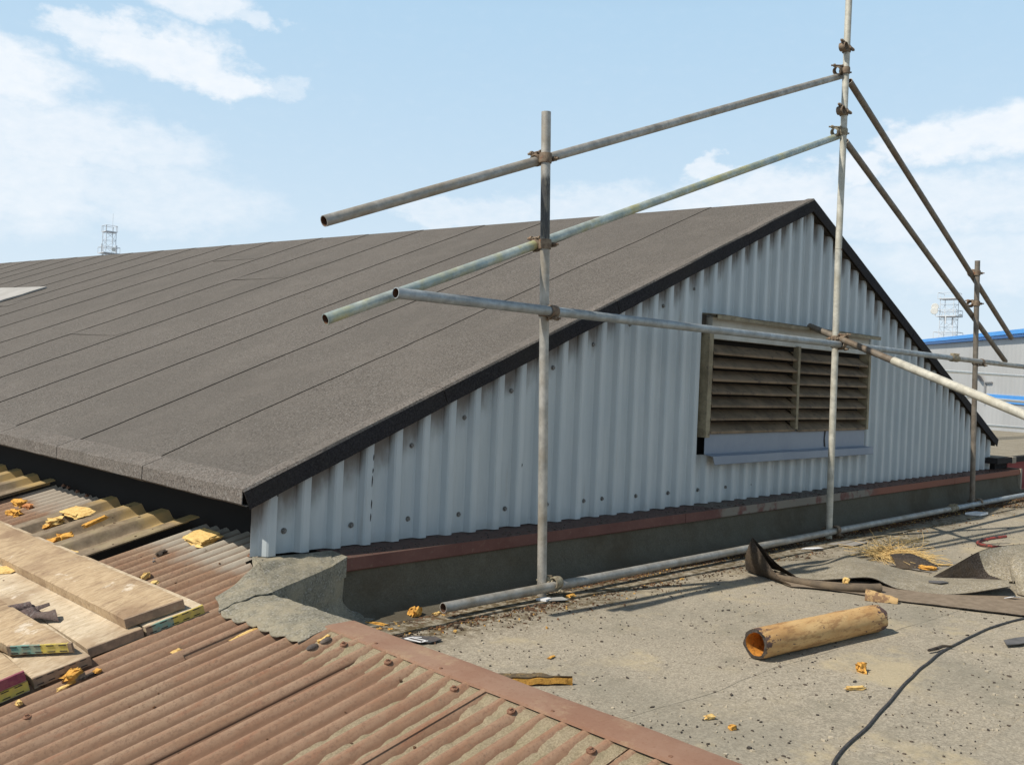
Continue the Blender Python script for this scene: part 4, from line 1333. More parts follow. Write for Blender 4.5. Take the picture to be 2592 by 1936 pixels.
con('foam_scrap', 'small flat yellow foam chip touching the edge of the top board', -0.385, 1.745, 0.006, (0.035, 0.08, 0.014), FOAM_PALE, FG, 0.1, 11, sub=4)
con('foam_scrap', 'orange foam lump far left on the grey sheet, next to a reddish one', -0.352, 2.92, 0.008, (0.05, 0.09, 0.03), FOAM, FG, 0.2, 12, sub=4)
con('foam_scrap', 'reddish foam lump far left beside the orange one', -0.335, 2.80, 0.008, (0.03, 0.06, 0.022), simple('reddish_foam', (0.45, 0.17, 0.06), (0.55, 0.26, 0.1), 40, 0.9), FG, 0.4, 13, sub=3)
con('foam_scrap', 'dull orange foam lump at the far left edge nearest the boards', -0.42, 2.74, 0.008, (0.04, 0.09, 0.03), FOAM, FG, 0.4, 14, sub=4)
con('foam_scrap', 'small curled yellow foam sliver in the rusty troughs', -0.26, 1.11, 0.006, (0.045, 0.02, 0.02), FOAM_PALE, FG, 0.5, 15, sub=3)
con('foam_scrap', 'small yellow foam sliver beside the edge of the top board end', -0.272, 0.985, 0.008, (0.05, 0.02, 0.02), FOAM_PALE, FG, 0.2, 16, sub=3)
con('foam_scrap', 'tiny orange foam crumb left of the felt wrapped block', -0.02, 0.655, 0.012, (0.030, 0.018, 0.010), FOAM, FG, 0.1, 17, sub=3)
con('foam_scrap', 'orange foam lump at the foot of the hoop iron board end', -0.742, 0.445, 0.006, (0.055, 0.035, 0.028), FOAM, FG, 0.4, 18, sub=4, rough=0.5)
con('foam_scrap', 'tiny foam crumbs right of the orange lump in front of the boards', -0.665, 0.418, 0.006, (0.02, 0.02, 0.010), FOAM, FG, 0.4, 19, sub=3)
con('foam_scrap', 'flat yellow chip on the iron below the boards', -0.783, 0.405, 0.006, (0.035, 0.014, 0.006), FOAM_PALE, FG, 0.1, 20, sub=3)
con('foam_scrap', 'small pale crumb lowest on the iron at bottom left', -0.915, 0.425, 0.006, (0.016, 0.02, 0.012), FOAM_PALE, FG, 0.1, 21, sub=3)
con('foam_scrap', 'triangular yellow chip on the seam of the near iron sheets', -0.425, 0.315, 0.010, (0.03, 0.020, 0.004), FOAM_PALE, FG, 0.2, 22, sub=3)
con('foam_scrap', 'yellow foam smear in the trough at the end of the rusty trim', -0.035, -0.052, 0.000, (0.045, 0.014, 0.012), FOAM_PALE, FG, 0.1, 23, sub=3)
con('foam_scrap', 'yellow foam smear in the troughs below the felt apron', -0.20, 0.235, -0.004, (0.09, 0.014, 0.012), FOAM_PALE, FG, 0.0, 24, sub=4, rough=0.5)
con('foam_sheet', 'flat tan foam sheet lying on the bleached board at the left edge', -0.685, 1.70, 0.052, (0.07, 0.14, 0.010), FOAM_PALE, FG, 0.7, 25, sub=3, rough=0.1)
o = con('bark_scrap', 'dark brown crumb among the rusty corrugations', -0.103, 1.34, 0.006, (0.04, 0.03, 0.012), FELT_BACK, 'dark crumbs on the iron', 0.2, 26, sub=3); o['category'] = 'scrap'
o = con('bark_scrap', 'small grey twig-like crumb in a rusty trough', -0.155, 1.285, 0.002, (0.04, 0.012, 0.010), LEADB, 'dark crumbs on the iron', 1.1, 27, sub=3); o['category'] = 'scrap'
o = con('bark_scrap', 'dark crumb in the trough just in front of the boards', -0.700, 0.42, 0.002, (0.05, 0.012, 0.010), FELT_BACK, 'dark crumbs on the iron', 0.0, 28, sub=3); o['category'] = 'scrap'

FF = 'yellow foam scraps on the flat roof'
def ff(label, x, y, size, mat=FOAM, rot=0.0, seed=0, name='foam_scrap', z=0.0, **k):
    return blob(name, label, 'foam scrap', (x, y, floor_z(x, y) + z), size, mat, FF, rot=rot, seed=seed, **k)
ff('knobbly yellow foam lump left of the open end of the base tube', 2.61, 3.235, (0.055, 0.04, 0.04), rot=0.3, seed=31, rough=0.5, sub=4)
ff('small foam flake against the base tube end', 2.712, 3.20, (0.04, 0.02, 0.01), FOAM_PALE, 0.1, 32)
ff('long orange foam chip at the foot of the felt wrapped block', 2.372, 3.235, (0.10, 0.018, 0.014), FOAM, -0.9, 33)
ff('small orange chip between the block and the base tube', 2.386, 3.12, (0.025, 0.015, 0.008), FOAM, 0.1, 34)
ff('round yellow crumb behind the black cable, near the big tan tube', 3.562, 1.567, (0.042, 0.03, 0.03), FOAM, 0.4, 35, rough=0.5)
ff('curled tan flake right of the bottom centre, before the black cable', 3.328, 1.484, (0.075, 0.020, 0.010), FOAM_PALE, -0.5, 36)
ff('yellow chip lying near the rusty trim, left of a rounder one', 2.627, 1.664, (0.035, 0.016, 0.012), FOAM_PALE, -0.3, 37)
ff('rounder orange chip near the rusty trim', 2.608, 1.564, (0.022, 0.018, 0.014), FOAM, -0.3, 38)
ff('thin yellow chip above the long broken foam piece', 2.672, 2.434, (0.04, 0.012, 0.006), FOAM, 0.2, 39)
ff('orange foam lump under the first standard\'s foot clamp', 3.476, 3.055, (0.05, 0.03, 0.02), FOAM, 0.1, 40)
# the long broken length
lf = thing('foam_length', 'long broken length of orange foam with brown skin, beside the rusty trim', 'foam scrap', (2.36, 2.27, 0))
a_, b_ = V(2.205, 2.37, 0), V(2.500, 2.170, 0)
dh = (b_ - a_).normalized(); nn_ = V(-dh.y, dh.x, 0)
m = MB()
def fn(a, b):
    w = 0.085 * math.sin(min(1, (1 - a) * 3.0) * math.pi / 2) * (0.6 + 0.4 * math.sin(min(1, a * 4 + 0.2) * math.pi / 2))
    p = a_.lerp(b_, a) + nn_ * (w * b + 0.006 * nz((a * 9, b, 2)))
    return V(p.x, p.y, 0.034 + 0.012 * nz((a * 5, b * 2, 1)) - 0.018 * b)
m.slab(fn, 26, 6, 0.004)
link('brown_skin', m, FOAM_SKIN, lf, smooth=40)
m = MB()
def fn(a, b):
    w = 0.078 * math.sin(min(1, (1 - a) * 3.0) * math.pi / 2)
    p = a_.lerp(b_, a) + nn_ * (w * b + 0.004 * nz((a * 11, b, 2)) - 0.004)
    return V(p.x, p.y, 0.028 + 0.012 * nz((a * 5, b * 2, 1)) - 0.016 * b)
m.slab(fn, 26, 6, 0.021)
link('foam_core', m, FOAM, lf, smooth=40)

# insulation tube
pt = thing('insulation_tube', 'thick hollow tan tube with dark flaking patches, lying on the flat roof', 'tube', (3.77, 1.85, 0))
pc, pd = V(3.340, 1.915, 0.063), V(4.205, 1.788, 0.063)
m = MB(); seg = 44; nL = 34
def rr(an, t, r): return r + 0.0022 * nz((math.cos(an) * 2, math.sin(an) * 2, t * 7)) + 0.0012 * nz((math.cos(an) * 6, math.sin(an) * 6, t * 25))
ax_ = (pd - pc).normalized(); sx = ax_.cross(Zx).normalized(); sy = sx.cross(ax_).normalized()
def fn(a, b):
    an = 2 * math.pi * b
    t = a
    e = (0.012 * nz((math.cos(an) * 2.5, math.sin(an) * 2.5, 1))) * (1 if a in (0, 1) else 0)
    p = pc.lerp(pd, t) + ax_ * e
    r = rr(an, t, 0.0620) * (1.0 if 0 < a < 1 else 0.975)
    return p + sx * (r * math.cos(an)) + sy * (r * math.sin(an))
m.grid(fn, nL, seg)
link('outer_skin', m, PIPE, pt, smooth=60)
m = MB()
def fn(a, b):
    an = 2 * math.pi * b
    p = pc.lerp(pd, a)
    r = rr(an, a, 0.0475 - 0.002 * math.cos(an * 3))
    return p + sx * (r * math.cos(an)) + sy * (r * math.sin(an))
m.grid(fn, nL, seg)
link('inner_foam', m, PIPE_IN, pt, smooth=60)
for q, s in ((pc, 0), (pd, 1)):
    m = MB()
    def fn(a, b):
        an = 2 * math.pi * b
        e = 0.012 * nz((math.cos(an) * 2.5, math.sin(an) * 2.5, 1))
        r = lerp(rr(an, s, 0.0620) * 0.975, rr(an, s, 0.0475 - 0.002 * math.cos(an * 3)), a)
        return q + ax_ * (e * (1 - a) + (0.004 * nz((an * 3, a * 4, s)) if 0 < a < 1 else 0) + (0.0 if s else -0.0)) + sx * (r * math.cos(an)) + sy * (r * math.sin(an))
    m.grid(fn, 4, seg)
    link('torn_rim', m, FELT_BACK, pt, smooth=60)

# cable
m = MB()
cp = [(2.2, 1.02), (2.603, 1.218), (3.0, 1.285), (3.30, 1.34), (3.747, 1.415), (4.118, 1.455), (4.415, 1.466), (4.788, 1.462), (5.094, 1.42), (5.6, 1.28), (6.4, 1.0)]
def cr(p0, p1, p2, p3, t):
    return 0.5 * ((2 * p1) + (-p0 + p2) * t + (2 * p0 - 5 * p1 + 4 * p2 - p3) * t * t + (-p0 + 3 * p1 - 3 * p2 + p3) * t ** 3)
P2 = [V(x, y, 0) for x, y in cp]
pts = []
for i in range(len(P2) - 1):
    a, b, c, d = P2[max(i - 1, 0)], P2[i], P2[i + 1], P2[min(i + 2, len(P2) - 1)]
    for k in range(14):
        q = cr(a, b, c, d, k / 14)
        q = q + V(0.006 * nz((q.x * 5, 1, 1)), 0.006 * nz((q.x * 5, 4, 1)), 0)
        q.z = floor_z(q.x, q.y) + 0.0035
        pts.append(q)
m.tube(pts, 0.0046, 10)
tag(link('cable', m, CABLE), 'thin black cable snaking across the flat roof at bottom right', 'cable')

# torn felt sheets on the right
def sheet(name, label, fn, nu, nv, th=0.004, mats=(FELT_TORN, FELT_BACK), par=None, under=True):
    q = MB(); q.slab(fn, nu, nv, th)
    if under:
        n = nu * nv * 2
        q.m = [(i % 2) if i < n else 1 for i in range(len(q.f))]
    o = link(name, q, list(mats), par, smooth=60)
    if par is None: tag(o, label, 'felt sheet', 'torn felt sheets on the flat roof')
    return o
def path(pts, t):
    s = t * (len(pts) - 1); i = min(int(s), len(pts) - 2)
    a, b, c, d = [Vector(p) for p in (pts[max(i - 1, 0)], pts[i], pts[i + 1], pts[min(i + 2, len(pts) - 1)])]
    return cr(a, b, c, d, s - i)
# lower long strip lying flat, whose left end rears up into a cone
NEAR = [(4.86, 2.72, 0.008), (4.71, 2.505, 0.006), (4.78, 2.382, 0.006), (4.866, 2.14, 0.006), (4.884, 1.988, 0.006), (4.97, 1.80, 0.006), (5.059, 1.60, 0.006), (5.144, 1.43, 0.006), (5.35, 1.0, 0.006)]
FAR = [(5.00, 2.76, 0.010), (4.93, 2.60, 0.010), (5.06, 2.46, 0.008), (5.20, 2.25, 0.006), (5.28, 2.06, 0.006), (5.40, 1.90, 0.006), (5.50, 1.70, 0.006), (5.60, 1.50, 0.006), (5.80, 1.10, 0.006)]
sheet('felt_strip', 'long brown felt strip lying flat between the torn sheets and the tan tube',
      lambda a, b: path(NEAR, a).lerp(path(FAR, a), b) + V(0, 0, 0.005 * nz((a * 12, b * 3, 0)) + 0.003), 70, 8, mats=(simple('brown_felt', (0.25, 0.195, 0.14), (0.19, 0.145, 0.10), 20, 0.95, bump=0.4), FELT_BACK))
# standing curl: a flap bent up and over, dark hollow towards the viewer
LB = [(4.715, 2.50, 0.006), (4.760, 2.61, 0.006), (4.815, 2.76, 0.005), (4.880, 2.885, 0.012), (4.985, 2.84, 0.02), (4.985, 2.70, 0.016), (4.925, 2.585, 0.012)]
LT = [(4.712, 2.495, 0.012), (4.742, 2.60, 0.045), (4.768, 2.70, 0.125), (4.795, 2.80, 0.222), (4.845, 2.765, 0.170), (4.885, 2.68, 0.080), (4.925, 2.580, 0.020)]
def curl(a, b):
    p = path(LB, a).lerp(path(LT, a), b)
    p += V(-0.020, 0.008, 0) * math.sin(b * math.pi) * math.sin(a * math.pi)
    return p
q = MB(); q.slab(curl, 44, 12, V(0.003, 0.002, -0.002))
tag(link('felt_curl', q, [FELT_BACK], smooth=60), 'stiff dark curl of felt rearing up in a point beside the base tube', 'felt sheet', 'torn felt sheets on the flat roof')
# rolled lip running from the curl
RC = [(4.835, 2.70, 0.018), (4.80, 2.55, 0.020), (4.80, 2.42, 0.022), (4.84, 2.28, 0.024), (4.92, 2.18, 0.027), (5.005, 2.115, 0.030)]
m = MB()
def fn(a, b):
    c = path(RC, a); t = (path(RC, min(1, a + .02)) - path(RC, max(0, a - .02))).normalized(); s = t.cross(Zx).normalized()
    an = R_(-40) + b * R_(300); r = (0.016 + 0.013 * a) * (1 - 0.25 * b)
    return c + s * (-r * math.cos(an)) + Zx * (r * math.sin(an))
m.slab(fn, 40, 20, V(0, 0, -0.002))
tag(link('felt_roll', m, [simple('brown_rolled_felt', (0.16, 0.12, 0.08), (0.11, 0.085, 0.06), 18, 0.9, bump=0.4)], smooth=60), 'brown felt lip rolled into a scroll in front of the beige sheet', 'felt sheet', 'torn felt sheets on the flat roof')
# big beige upper sheet
UF = [(5.20, 2.93, 0.010), (5.42, 2.82, 0.012), (5.567, 2.728, 0.014), (5.688, 2.626, 0.045), (5.70, 2.45, 0.035), (5.67, 2.28, 0.030), (5.64, 2.15, 0.020), (5.67, 2.05, 0.018), (5.75, 1.90, 0.03), (5.80, 1.72, 0.05)]
LF = [(4.925, 2.60, 0.018), (4.93, 2.54, 0.014), (4.965, 2.46, 0.016), (5.01, 2.38, 0.030), (5.13, 2.235, 0.052), (5.155, 2.14, 0.028), (5.173, 2.08, 0.012), (5.24, 1.90, 0.010), (5.36, 1.79, 0.018), (5.53, 1.61, 0.070)]
def us(a, b):
    p = path(LF, a).lerp(path(UF, a), b)
    p.z += 0.010 * nz((a * 7, b * 3, 1)) * math.sin(b * math.pi) + 0.012 * math.sin(b * math.pi)
    return p
sheet('felt_sheet', 'largest beige felt sheet with a wavy front edge, behind the rolled lip', us, 80, 18, th=0.005)
# flap lifted under the straw
FA = [(5.80, 2.35, 0.006), (5.86, 2.28, 0.006), (5.95, 2.17, 0.006)]
FB = [(5.96, 2.47, 0.055), (6.06, 2.36, 0.065), (6.02, 2.18, 0.020)]
sheet('felt_flap', 'small felt flap lifted like a tent under the straw', lambda a, b: path(FA, a).lerp(path(FB, a), b) + V(0, 0, 0.02 * math.sin(b * math.pi)), 16, 12, mats=(FELT_BACK, FELT_BACK))
# scored old layer visible beyond
sheet('felt_remnant', 'grey scored old felt layer behind the beige sheet, beside the straw', lambda a, b: V(lerp(5.85, 6.35, a), lerp(2.42, 1.75, b), 0.006 + 0.002 * nz((a * 20, b * 4, 3))), 14, 14, mats=(simple('scored_felt', (0.27, 0.25, 0.215), (0.19, 0.17, 0.14), 60, 0.9, bump=0.6), FELT_BACK))
# folded mass at the right
def fold1(a, b):
    k = path([(5.64, 2.08, 0.010), (5.80, 2.00, 0.085), (5.965, 1.915, 0.165), (6.15, 1.86, 0.185), (6.45, 1.80, 0.18), (6.8, 1.70, 0.15)], a)
    g = path([(5.66, 2.05, 0.004), (5.80, 1.99, 0.004), (5.92, 1.90, 0.004), (5.96, 1.78, 0.006), (6.10, 1.62, 0.05), (6.45, 1.50, 0.05)], a)
    p = k.lerp(g, b); p.z += 0.018 * math.sin(b * math.pi) * nz((a * 4, b * 2, 5)) + 0.02 * math.sin(b * math.pi) * a
    return p
q = MB(); q.slab(fold1, 150, 50, 0.005)
q.m = [1 if (sum((q.v[k] for k in f), Vector()) / len(f)).x < 5.955 + 0.2 * max(0, 1.85 - (sum((q.v[k] for k in f), Vector()) / len(f)).y) else 0 for f in q.f]
tag(link('folded_felt', q, [FELT_TORN, FELT_BACK], smooth=60), 'beige felt folded into a pointed ridge at the right edge of the photo', 'felt sheet', 'torn felt sheets on the flat roof')
def fold1b(a, b):
    k = path([(5.64, 2.085, 0.010), (5.80, 2.005, 0.086), (5.965, 1.920, 0.166), (6.15, 1.865, 0.186), (6.45, 1.805, 0.181), (6.8, 1.705, 0.15)], a)
    g = path([(5.80, 2.15, 0.004), (5.95, 2.12, 0.004), (6.15, 2.08, 0.004), (6.35, 2.02, 0.004), (6.6, 1.98, 0.004), (7.0, 1.9, 0.004)], a)
    p = k.lerp(g, b); p.z += 0.012 * math.sin(b * math.pi)
    return p
sheet('folded_felt', 'back slope of the pointed felt ridge, running down behind it', fold1b, 40, 10, th=0.004)
def fold2(a, b):
    k = path([(5.74, 1.66, 0.05), (5.84, 1.71, 0.165), (6.02, 1.68, 0.20), (6.4, 1.55, 0.18)], a)
    g = path([(5.68, 1.62, 0.006), (5.66, 1.54, 0.006), (5.72, 1.42, 0.006), (5.95, 1.25, 0.006)], a)
    p = k.lerp(g, b)
    p.z += 0.035 * math.sin(b * math.pi) + 0.010 * nz((a * 5, b * 4, 2)); return p
sheet('folded_felt', 'rounded lump of folded felt cut off by the right edge', fold2, 26, 16, th=0.005)
# small bark-like bit by the tube, scraps, straw, hose
bk = MB()
def fn(a, b):
    c = V(4.80, 2.105, 0.0).lerp(V(4.86, 1.955, 0.0), a); s = V(1, 0.35, 0).normalized()
    an = math.pi * b; r = 0.045 * (1 - 0.55 * a)
    return c + s * (r * math.cos(an)) + Zx * (r * 1.15 * math.sin(an) + 0.004 + 0.006 * nz((a * 6, b * 5, 0)))
bk.slab(fn, 12, 12, V(0, 0, -0.004))
tag(link('bent_scrap', bk, simple('tan_brown_scrap', (0.50, 0.33, 0.15), (0.22, 0.13, 0.07), 18, 0.85, lo=0.45, hi=0.55), smooth=60), 'bent tan and brown scrap behind the far end of the tan tube', 'scrap')
ff('small square pale foam stub standing on the edge of the beige felt sheet', 5.02, 2.32, (0.035, 0.03, 0.03), FOAM_PALE, 0.3, 51, name='foam_stub', z=0.02)
ff('yellow crumbs under the lifted felt flap', 5.90, 2.20, (0.09, 0.03, 0.02), FOAM, -0.9, 52, z=0.012, rough=0.5)
ff('flat straw coloured sliver on the grey felt at right', 6.15, 2.18, (0.12, 0.02, 0.006), FOAM_PALE, -0.7, 53, z=0.012)
random.seed(21)
m = MB()
for k in range(650):
    c = V(6.13, 2.52, 0.03) + V(random.gauss(0, .07), random.gauss(0, .07), 0)
    d = V(random.gauss(0.1, .6), random.gauss(-0.35, .7), random.uniform(-0.05, 0.28)).normalized()
    if k < 14: d = V(random.gauss(0, .6), random.gauss(0, .6), random.uniform(0.3, 0.9)).normalized()
    L = random.uniform(0.07, 0.20)
    bz = random.uniform(-0.10, 0.02)
    ps = []
    side = V(random.gauss(0, 1), random.gauss(0, 1), 0).normalized()
    for i in range(6):
        t = i / 5
        p = c + d * (L * t) + side * (0.09 * t * t) + V(0, 0, bz * t * t)
        p.z = max(p.z, 0.008 + 0.01 * random.random())
        ps.append(p)
    m.tube(ps, 0.0012, 4, caps=False)
tag(link('straw_tuft', m, STRAW, smooth=0), 'loose tuft of golden straw on the flat roof behind the torn felt', 'straw')
m = MB()
for k in range(90):
    c = V(6.75, 2.70, 0.012) + V(random.gauss(0, .12), random.gauss(0, .06), 0)
    d = V(random.gauss(0, 1), random.gauss(0, 1), random.uniform(0, .4)).normalized(); L = random.uniform(.05, .14)
    m.tube([c, c + d * L * .5 + V(0, 0, .01), c + d * L], 0.0012, 4, caps=False)
tag(link('straw_tuft', m, simple('shaded_straw', (0.33, 0.25, 0.11), (0.24, 0.18, 0.08), 50, 0.9), smooth=0), 'flatter tuft of straw coloured darker for shade, behind the golden one', 'straw')  # straw colours scaled down to put the shade into them
m = MB()
hp = [path([(7.60, 2.26, 0.05), (7.45, 2.33, 0.035), (7.31, 2.37, 0.014), (7.25, 2.31, 0.012), (7.26, 2.22, 0.012), (7.35, 2.06, 0.014)], i / 30) for i in range(31)]
m.tube(hp, 0.011, 10, ri=0.007)
tag(link('hose_offcut', m, HOSE), 'curved black and red hose offcut at the far right of the flat roof', 'hose')
def flatpiece(name, label, cat, poly, z, mats, th=0.003, extra=None, curlz=0.0):
    t = thing(name, label, cat, (poly[0][0], poly[0][1], z))
    q = MB(); q.prism([V(x, y, z + curlz * i / len(poly)) for i, (x, y) in enumerate(poly)], (0, 0, th))
    link('sheet', q, mats, t, smooth=0)
    for (pl, mm) in (extra or []):
        q = MB(); q.prism([V(x, y, z + th + 0.0015) for x, y in pl], (0, 0, 0.0008)); link('print', q, mm, t, smooth=0)
    return t
flatpiece('torn_label', 'torn dark label with white curved lettering on the flat roof near the trim end', 'label',
          [(2.335, 2.985), (2.40, 2.985), (2.47, 2.915), (2.465, 2.87), (2.40, 2.865), (2.345, 2.92)], 0.005, DARKPRINT,
          extra=[([(2.338, 2.965), (2.350, 2.968), (2.372, 2.885), (2.360, 2.882)], PAPER),
                 ([(2.352, 2.968), (2.385, 2.965), (2.392, 2.955), (2.352, 2.957)], PAPER),
                 ([(2.372, 2.955), (2.382, 2.952), (2.402, 2.885), (2.392, 2.885)], PAPER),
                 ([(2.388, 2.962), (2.412, 2.940), (2.408, 2.932), (2.386, 2.952)], PAPER),
                 ([(2.366, 2.890), (2.400, 2.890), (2.400, 2.880), (2.366, 2.880)], PAPER)])
flatpiece('paper_scrap', 'white paper scrap with an orange corner, in front of the scaffold base tube', 'paper',
          [(5.84, 3.03), (5.90, 3.03), (6.00, 2.98), (5.98, 2.935), (5.88, 2.955)], 0.008, PAPER, 0.002,
          [([(5.955, 2.998), (5.998, 2.979), (5.98, 2.938), (5.94, 2.945)], ORANGE), ([(5.865, 3.02), (5.89, 3.018), (5.885, 3.01), (5.862, 3.012)], DARKPRINT), ([(5.87, 3.0), (5.91, 2.992), (5.91, 2.985), (5.87, 2.99)], DARKPRINT)], curlz=0.01)
flatpiece('paper_scrap', 'small crumpled white paper under the first standard', 'paper', [(3.27, 3.10), (3.33, 3.10), (3.34, 3.06), (3.29, 3.05)], 0.008, PAPER, 0.01)
flatpiece('clear_wrapper', 'grey transparent wrapper under the foot of the first standard', 'wrapper', [(3.33, 3.09), (3.42, 3.06), (3.40, 3.00), (3.31, 3.04)], 0.010, simple('dull_clear_film', (0.42, 0.41, 0.38), (0.33, 0.32, 0.29), 30, 0.35), 0.003)
flatpiece('paper_scrap', 'tiny white paper triangle by the folded felt at the right edge', 'paper', [(5.46, 1.62), (5.50, 1.60), (5.515, 1.555), (5.47, 1.575)], 0.010, PAPER, 0.003, curlz=0.02)
flatpiece('grey_card', 'dull grey card lying by the foot of the second standard', 'card', [(6.20, 3.02), (6.50, 2.99), (6.58, 2.88), (6.30, 2.87)], 0.006, simple('grey_card_face', (0.30, 0.28, 0.25), (0.24, 0.22, 0.2), 20, 0.8), 0.003)
flatpiece('white_wrapper', 'crumpled white wrapper by the third standard', 'wrapper', [(8.95, 3.02), (9.15, 3.0), (9.2, 2.90), (9.0, 2.90)], 0.008, PAPER, 0.02)
flatpiece('lead_scrap', 'dark torn felt offcut behind the cable at the right edge', 'felt sheet', [(4.45, 1.30), (4.52, 1.335), (4.62, 1.31), (4.74, 1.27), (4.72, 1.225), (4.60, 1.245), (4.51, 1.27)], 0.008, LEADB, 0.004)
flatpiece('lead_scrap', 'dark curled flake on the large beige felt sheet', 'felt sheet', [(5.42, 2.01), (5.47, 2.03), (5.53, 1.97), (5.51, 1.93), (5.44, 1.95)], 0.026, LEADB, 0.003, curlz=0.006)
m = MB(); m.tube([(4.05, 1.49, 0.012), (4.11, 1.475, 0.014), (4.17, 1.475, 0.012), (4.22, 1.45, 0.010)], [0.006, 0.008, 0.007, 0.003], 7)
tag(link('twig', m, FELT_BACK), 'short dark twig lying across the black cable', 'twig')

# crumpled dark felt on the boards
t = thing('felt_offcut', 'crumpled purple-brown felt offcut lying on the pale boards at the left', 'felt sheet', C3(-0.75, 1.0, 0.06))
PUR = felt_mat('purple_brown_felt', (0.115, 0.085, 0.080), dirt=(0.16, 0.12, 0.10), amt=0.5, big=8)
def fn(a, b):
    l = path([C3(-0.86, 1.24, 0.062), C3(-0.80, 1.10, 0.075), C3(-0.765, 0.985, 0.062), C3(-0.72, 0.93, 0.078), C3(-0.665, 0.865, 0.060)], a)
    r = path([C3(-0.80, 1.30, 0.080), C3(-0.745, 1.16, 0.062), C3(-0.705, 1.05, 0.090), C3(-0.69, 0.98, 0.064), C3(-0.655, 0.93, 0.085)], a)
    return l.lerp(r, b) + N * (0.016 * math.sin(b * math.pi) + 0.006 * nz((a * 8, b * 4, 0)))
q = MB(); q.slab(fn, 30, 8, N * -0.004); link('flat_part', q, PUR, t, smooth=60)
def fn(a, b):
    c = path([C3(-0.785, 1.09, 0.088), C3(-0.715, 1.035, 0.092)], a); an = b * R_(290) + 0.6
    r = 0.023 + 0.003 * nz((a * 4, b * 5, 1)); s = VV
    return c + VV * (r * math.cos(an)) + N * (r * 0.8 * math.sin(an))
q = MB(); q.slab(fn, 12, 18, N * -0.003); link('rolled_part', q, PUR, t, smooth=60)
def fn(a, b):
    l = path([C3(-0.73, 1.02, 0.075), C3(-0.70, 0.99, 0.085), C3(-0.665, 0.955, 0.10)], a)
    return l + (U * 0.004 + VV * 0.03) * (1 - a) * b + N * 0.01 * b
q = MB(); q.slab(fn, 10, 4, N * -0.003); link('torn_spike', q, PUR, t, smooth=60)

# ------------------------------------------------------------------ litter too small to count
def chips(name, label, n, place, size, mat, seed, flatk=0.35):
    random.seed(seed)
    m = MB()
    for _ in range(n):
        r = place()
        if r is None: continue
        x, y, z = r
        s = random.uniform(*size) * (1.0 if random.random() < .85 else 1.8)
        L = s * random.uniform(1.0, 2.4); an = random.uniform(0, math.pi)
        ca, sa = math.cos(an), math.sin(an)
        k = random.choice((4, 5))
        top = []
        for i in range(k):
            t = 2 * math.pi * i / k + random.uniform(-.3, .3)
            px, py = L * .5 * math.cos(t), s * .5 * math.sin(t)
            top.append(V(x + px * ca - py * sa, y + px * sa + py * ca, z + s * flatk * random.uniform(.3, 1)))
        bot = [V(p.x * 1.0, p.y, z - 0.003) for p in top]
        m.add(top + bot, [tuple(range(k))] + [(i, k + i, k + (i + 1) % k, (i + 1) % k) for i in range(k)])
    o = link(name, m, mat, smooth=0)
    o['kind'] = 'stuff'
    return tag(o, label, 'litter')
def on_floor(x, y):
    if x < strip_x(y) + 0.16: return None
    return (x, y, floor_z(x, y))
def pl_all():
    x = 2.0 + 6.5 * random.random() ** 1.4; y = random.uniform(0.6, 3.1)
    if nz((x * 1.6, y * 1.6, 4)) < random.uniform(-0.5, 0.35) - 0.0: return None
    return on_floor(x, y)
def pl_wall():
    x = 2.35 + 9.2 * random.random() ** 1.25; y = 3.22 - abs(random.gauss(0, 0.13))
    if nz((x * 3, y * 3, 7)) < random.uniform(-.6, .3): return None
    return on_floor(x, y)
def pl_kerb():
    y = random.uniform(0.9, 2.9); x = strip_x(y) + 0.17 + abs(random.gauss(0, 0.16))
    return on_floor(x, y)
DCH = simple('dark_felt_chips', (0.045, 0.040, 0.036), (0.11, 0.085, 0.065), 3, 0.9)
BCH = simple('brown_bark_chips', (0.15, 0.075, 0.035), (0.06, 0.042, 0.028), 4, 0.9)
YCH = simple('yellow_foam_crumbs', (0.62, 0.38, 0.11), (0.42, 0.22, 0.06), 5, 0.9)
PCH = simple('pale_grit', (0.48, 0.42, 0.32), (0.36, 0.31, 0.23), 5, 0.9)
chips('litter', 'dark chips of felt scattered over the flat roof', 3400, pl_all, (0.0022, 0.0065), DCH, 1)
chips('litter', 'brown bark-like litter drifted along the wall foot and base tube', 15000, pl_wall, (0.003, 0.009), BCH, 2, 0.5)
chips('litter', 'yellow crumbs of foam mixed in the drift along the wall foot', 1300, pl_wall, (0.003, 0.009), YCH, 3, 0.5)
chips('litter', 'dark grit lying along the inner side of the rusty trim', 900, pl_kerb, (0.003, 0.009), DCH, 4)
chips('litter', 'pale grit lying over the flat roof', 2200, pl_all, (0.003, 0.006), PCH, 5)
def pl_ledge():
    x = random.uniform(2.15, 11.4); y = random.uniform(3.36, 3.55)
    if nz((x * 2, y * 8, 7)) < random.uniform(-.5, .2): return None
    return (x, y, 0.286)
chips('litter', 'black debris lying on the flashing ledge at the foot of the cladding', 1300, pl_ledge, (0.003, 0.008), DCH, 6, 0.3)
def pl_corr():
    u = random.uniform(-1.0, 0.35); v = random.uniform(-1.4, 3.4)
    if v < 0.5 and random.random() < .5: return None
    if v > 0.45 and u < -0.25 and v < 1.5: return None
    if nz((u * 3, v * 3, 1)) < random.uniform(-.4, .3): return None
    if 1.56 < v < 2.5: h = grp_h(v, 1.65)
    else:
        v = crest(v) + PITCH / 2 + random.gauss(0, .008); h = corr(v)
    if u > uend(v) - 0.05: return None
    p = C3(u, v, h + 0.004); return tuple(p)
chips('litter', 'brown grit lying in the troughs of the corrugated roof', 900, pl_corr, (0.003, 0.009), BCH, 8, 0.5)

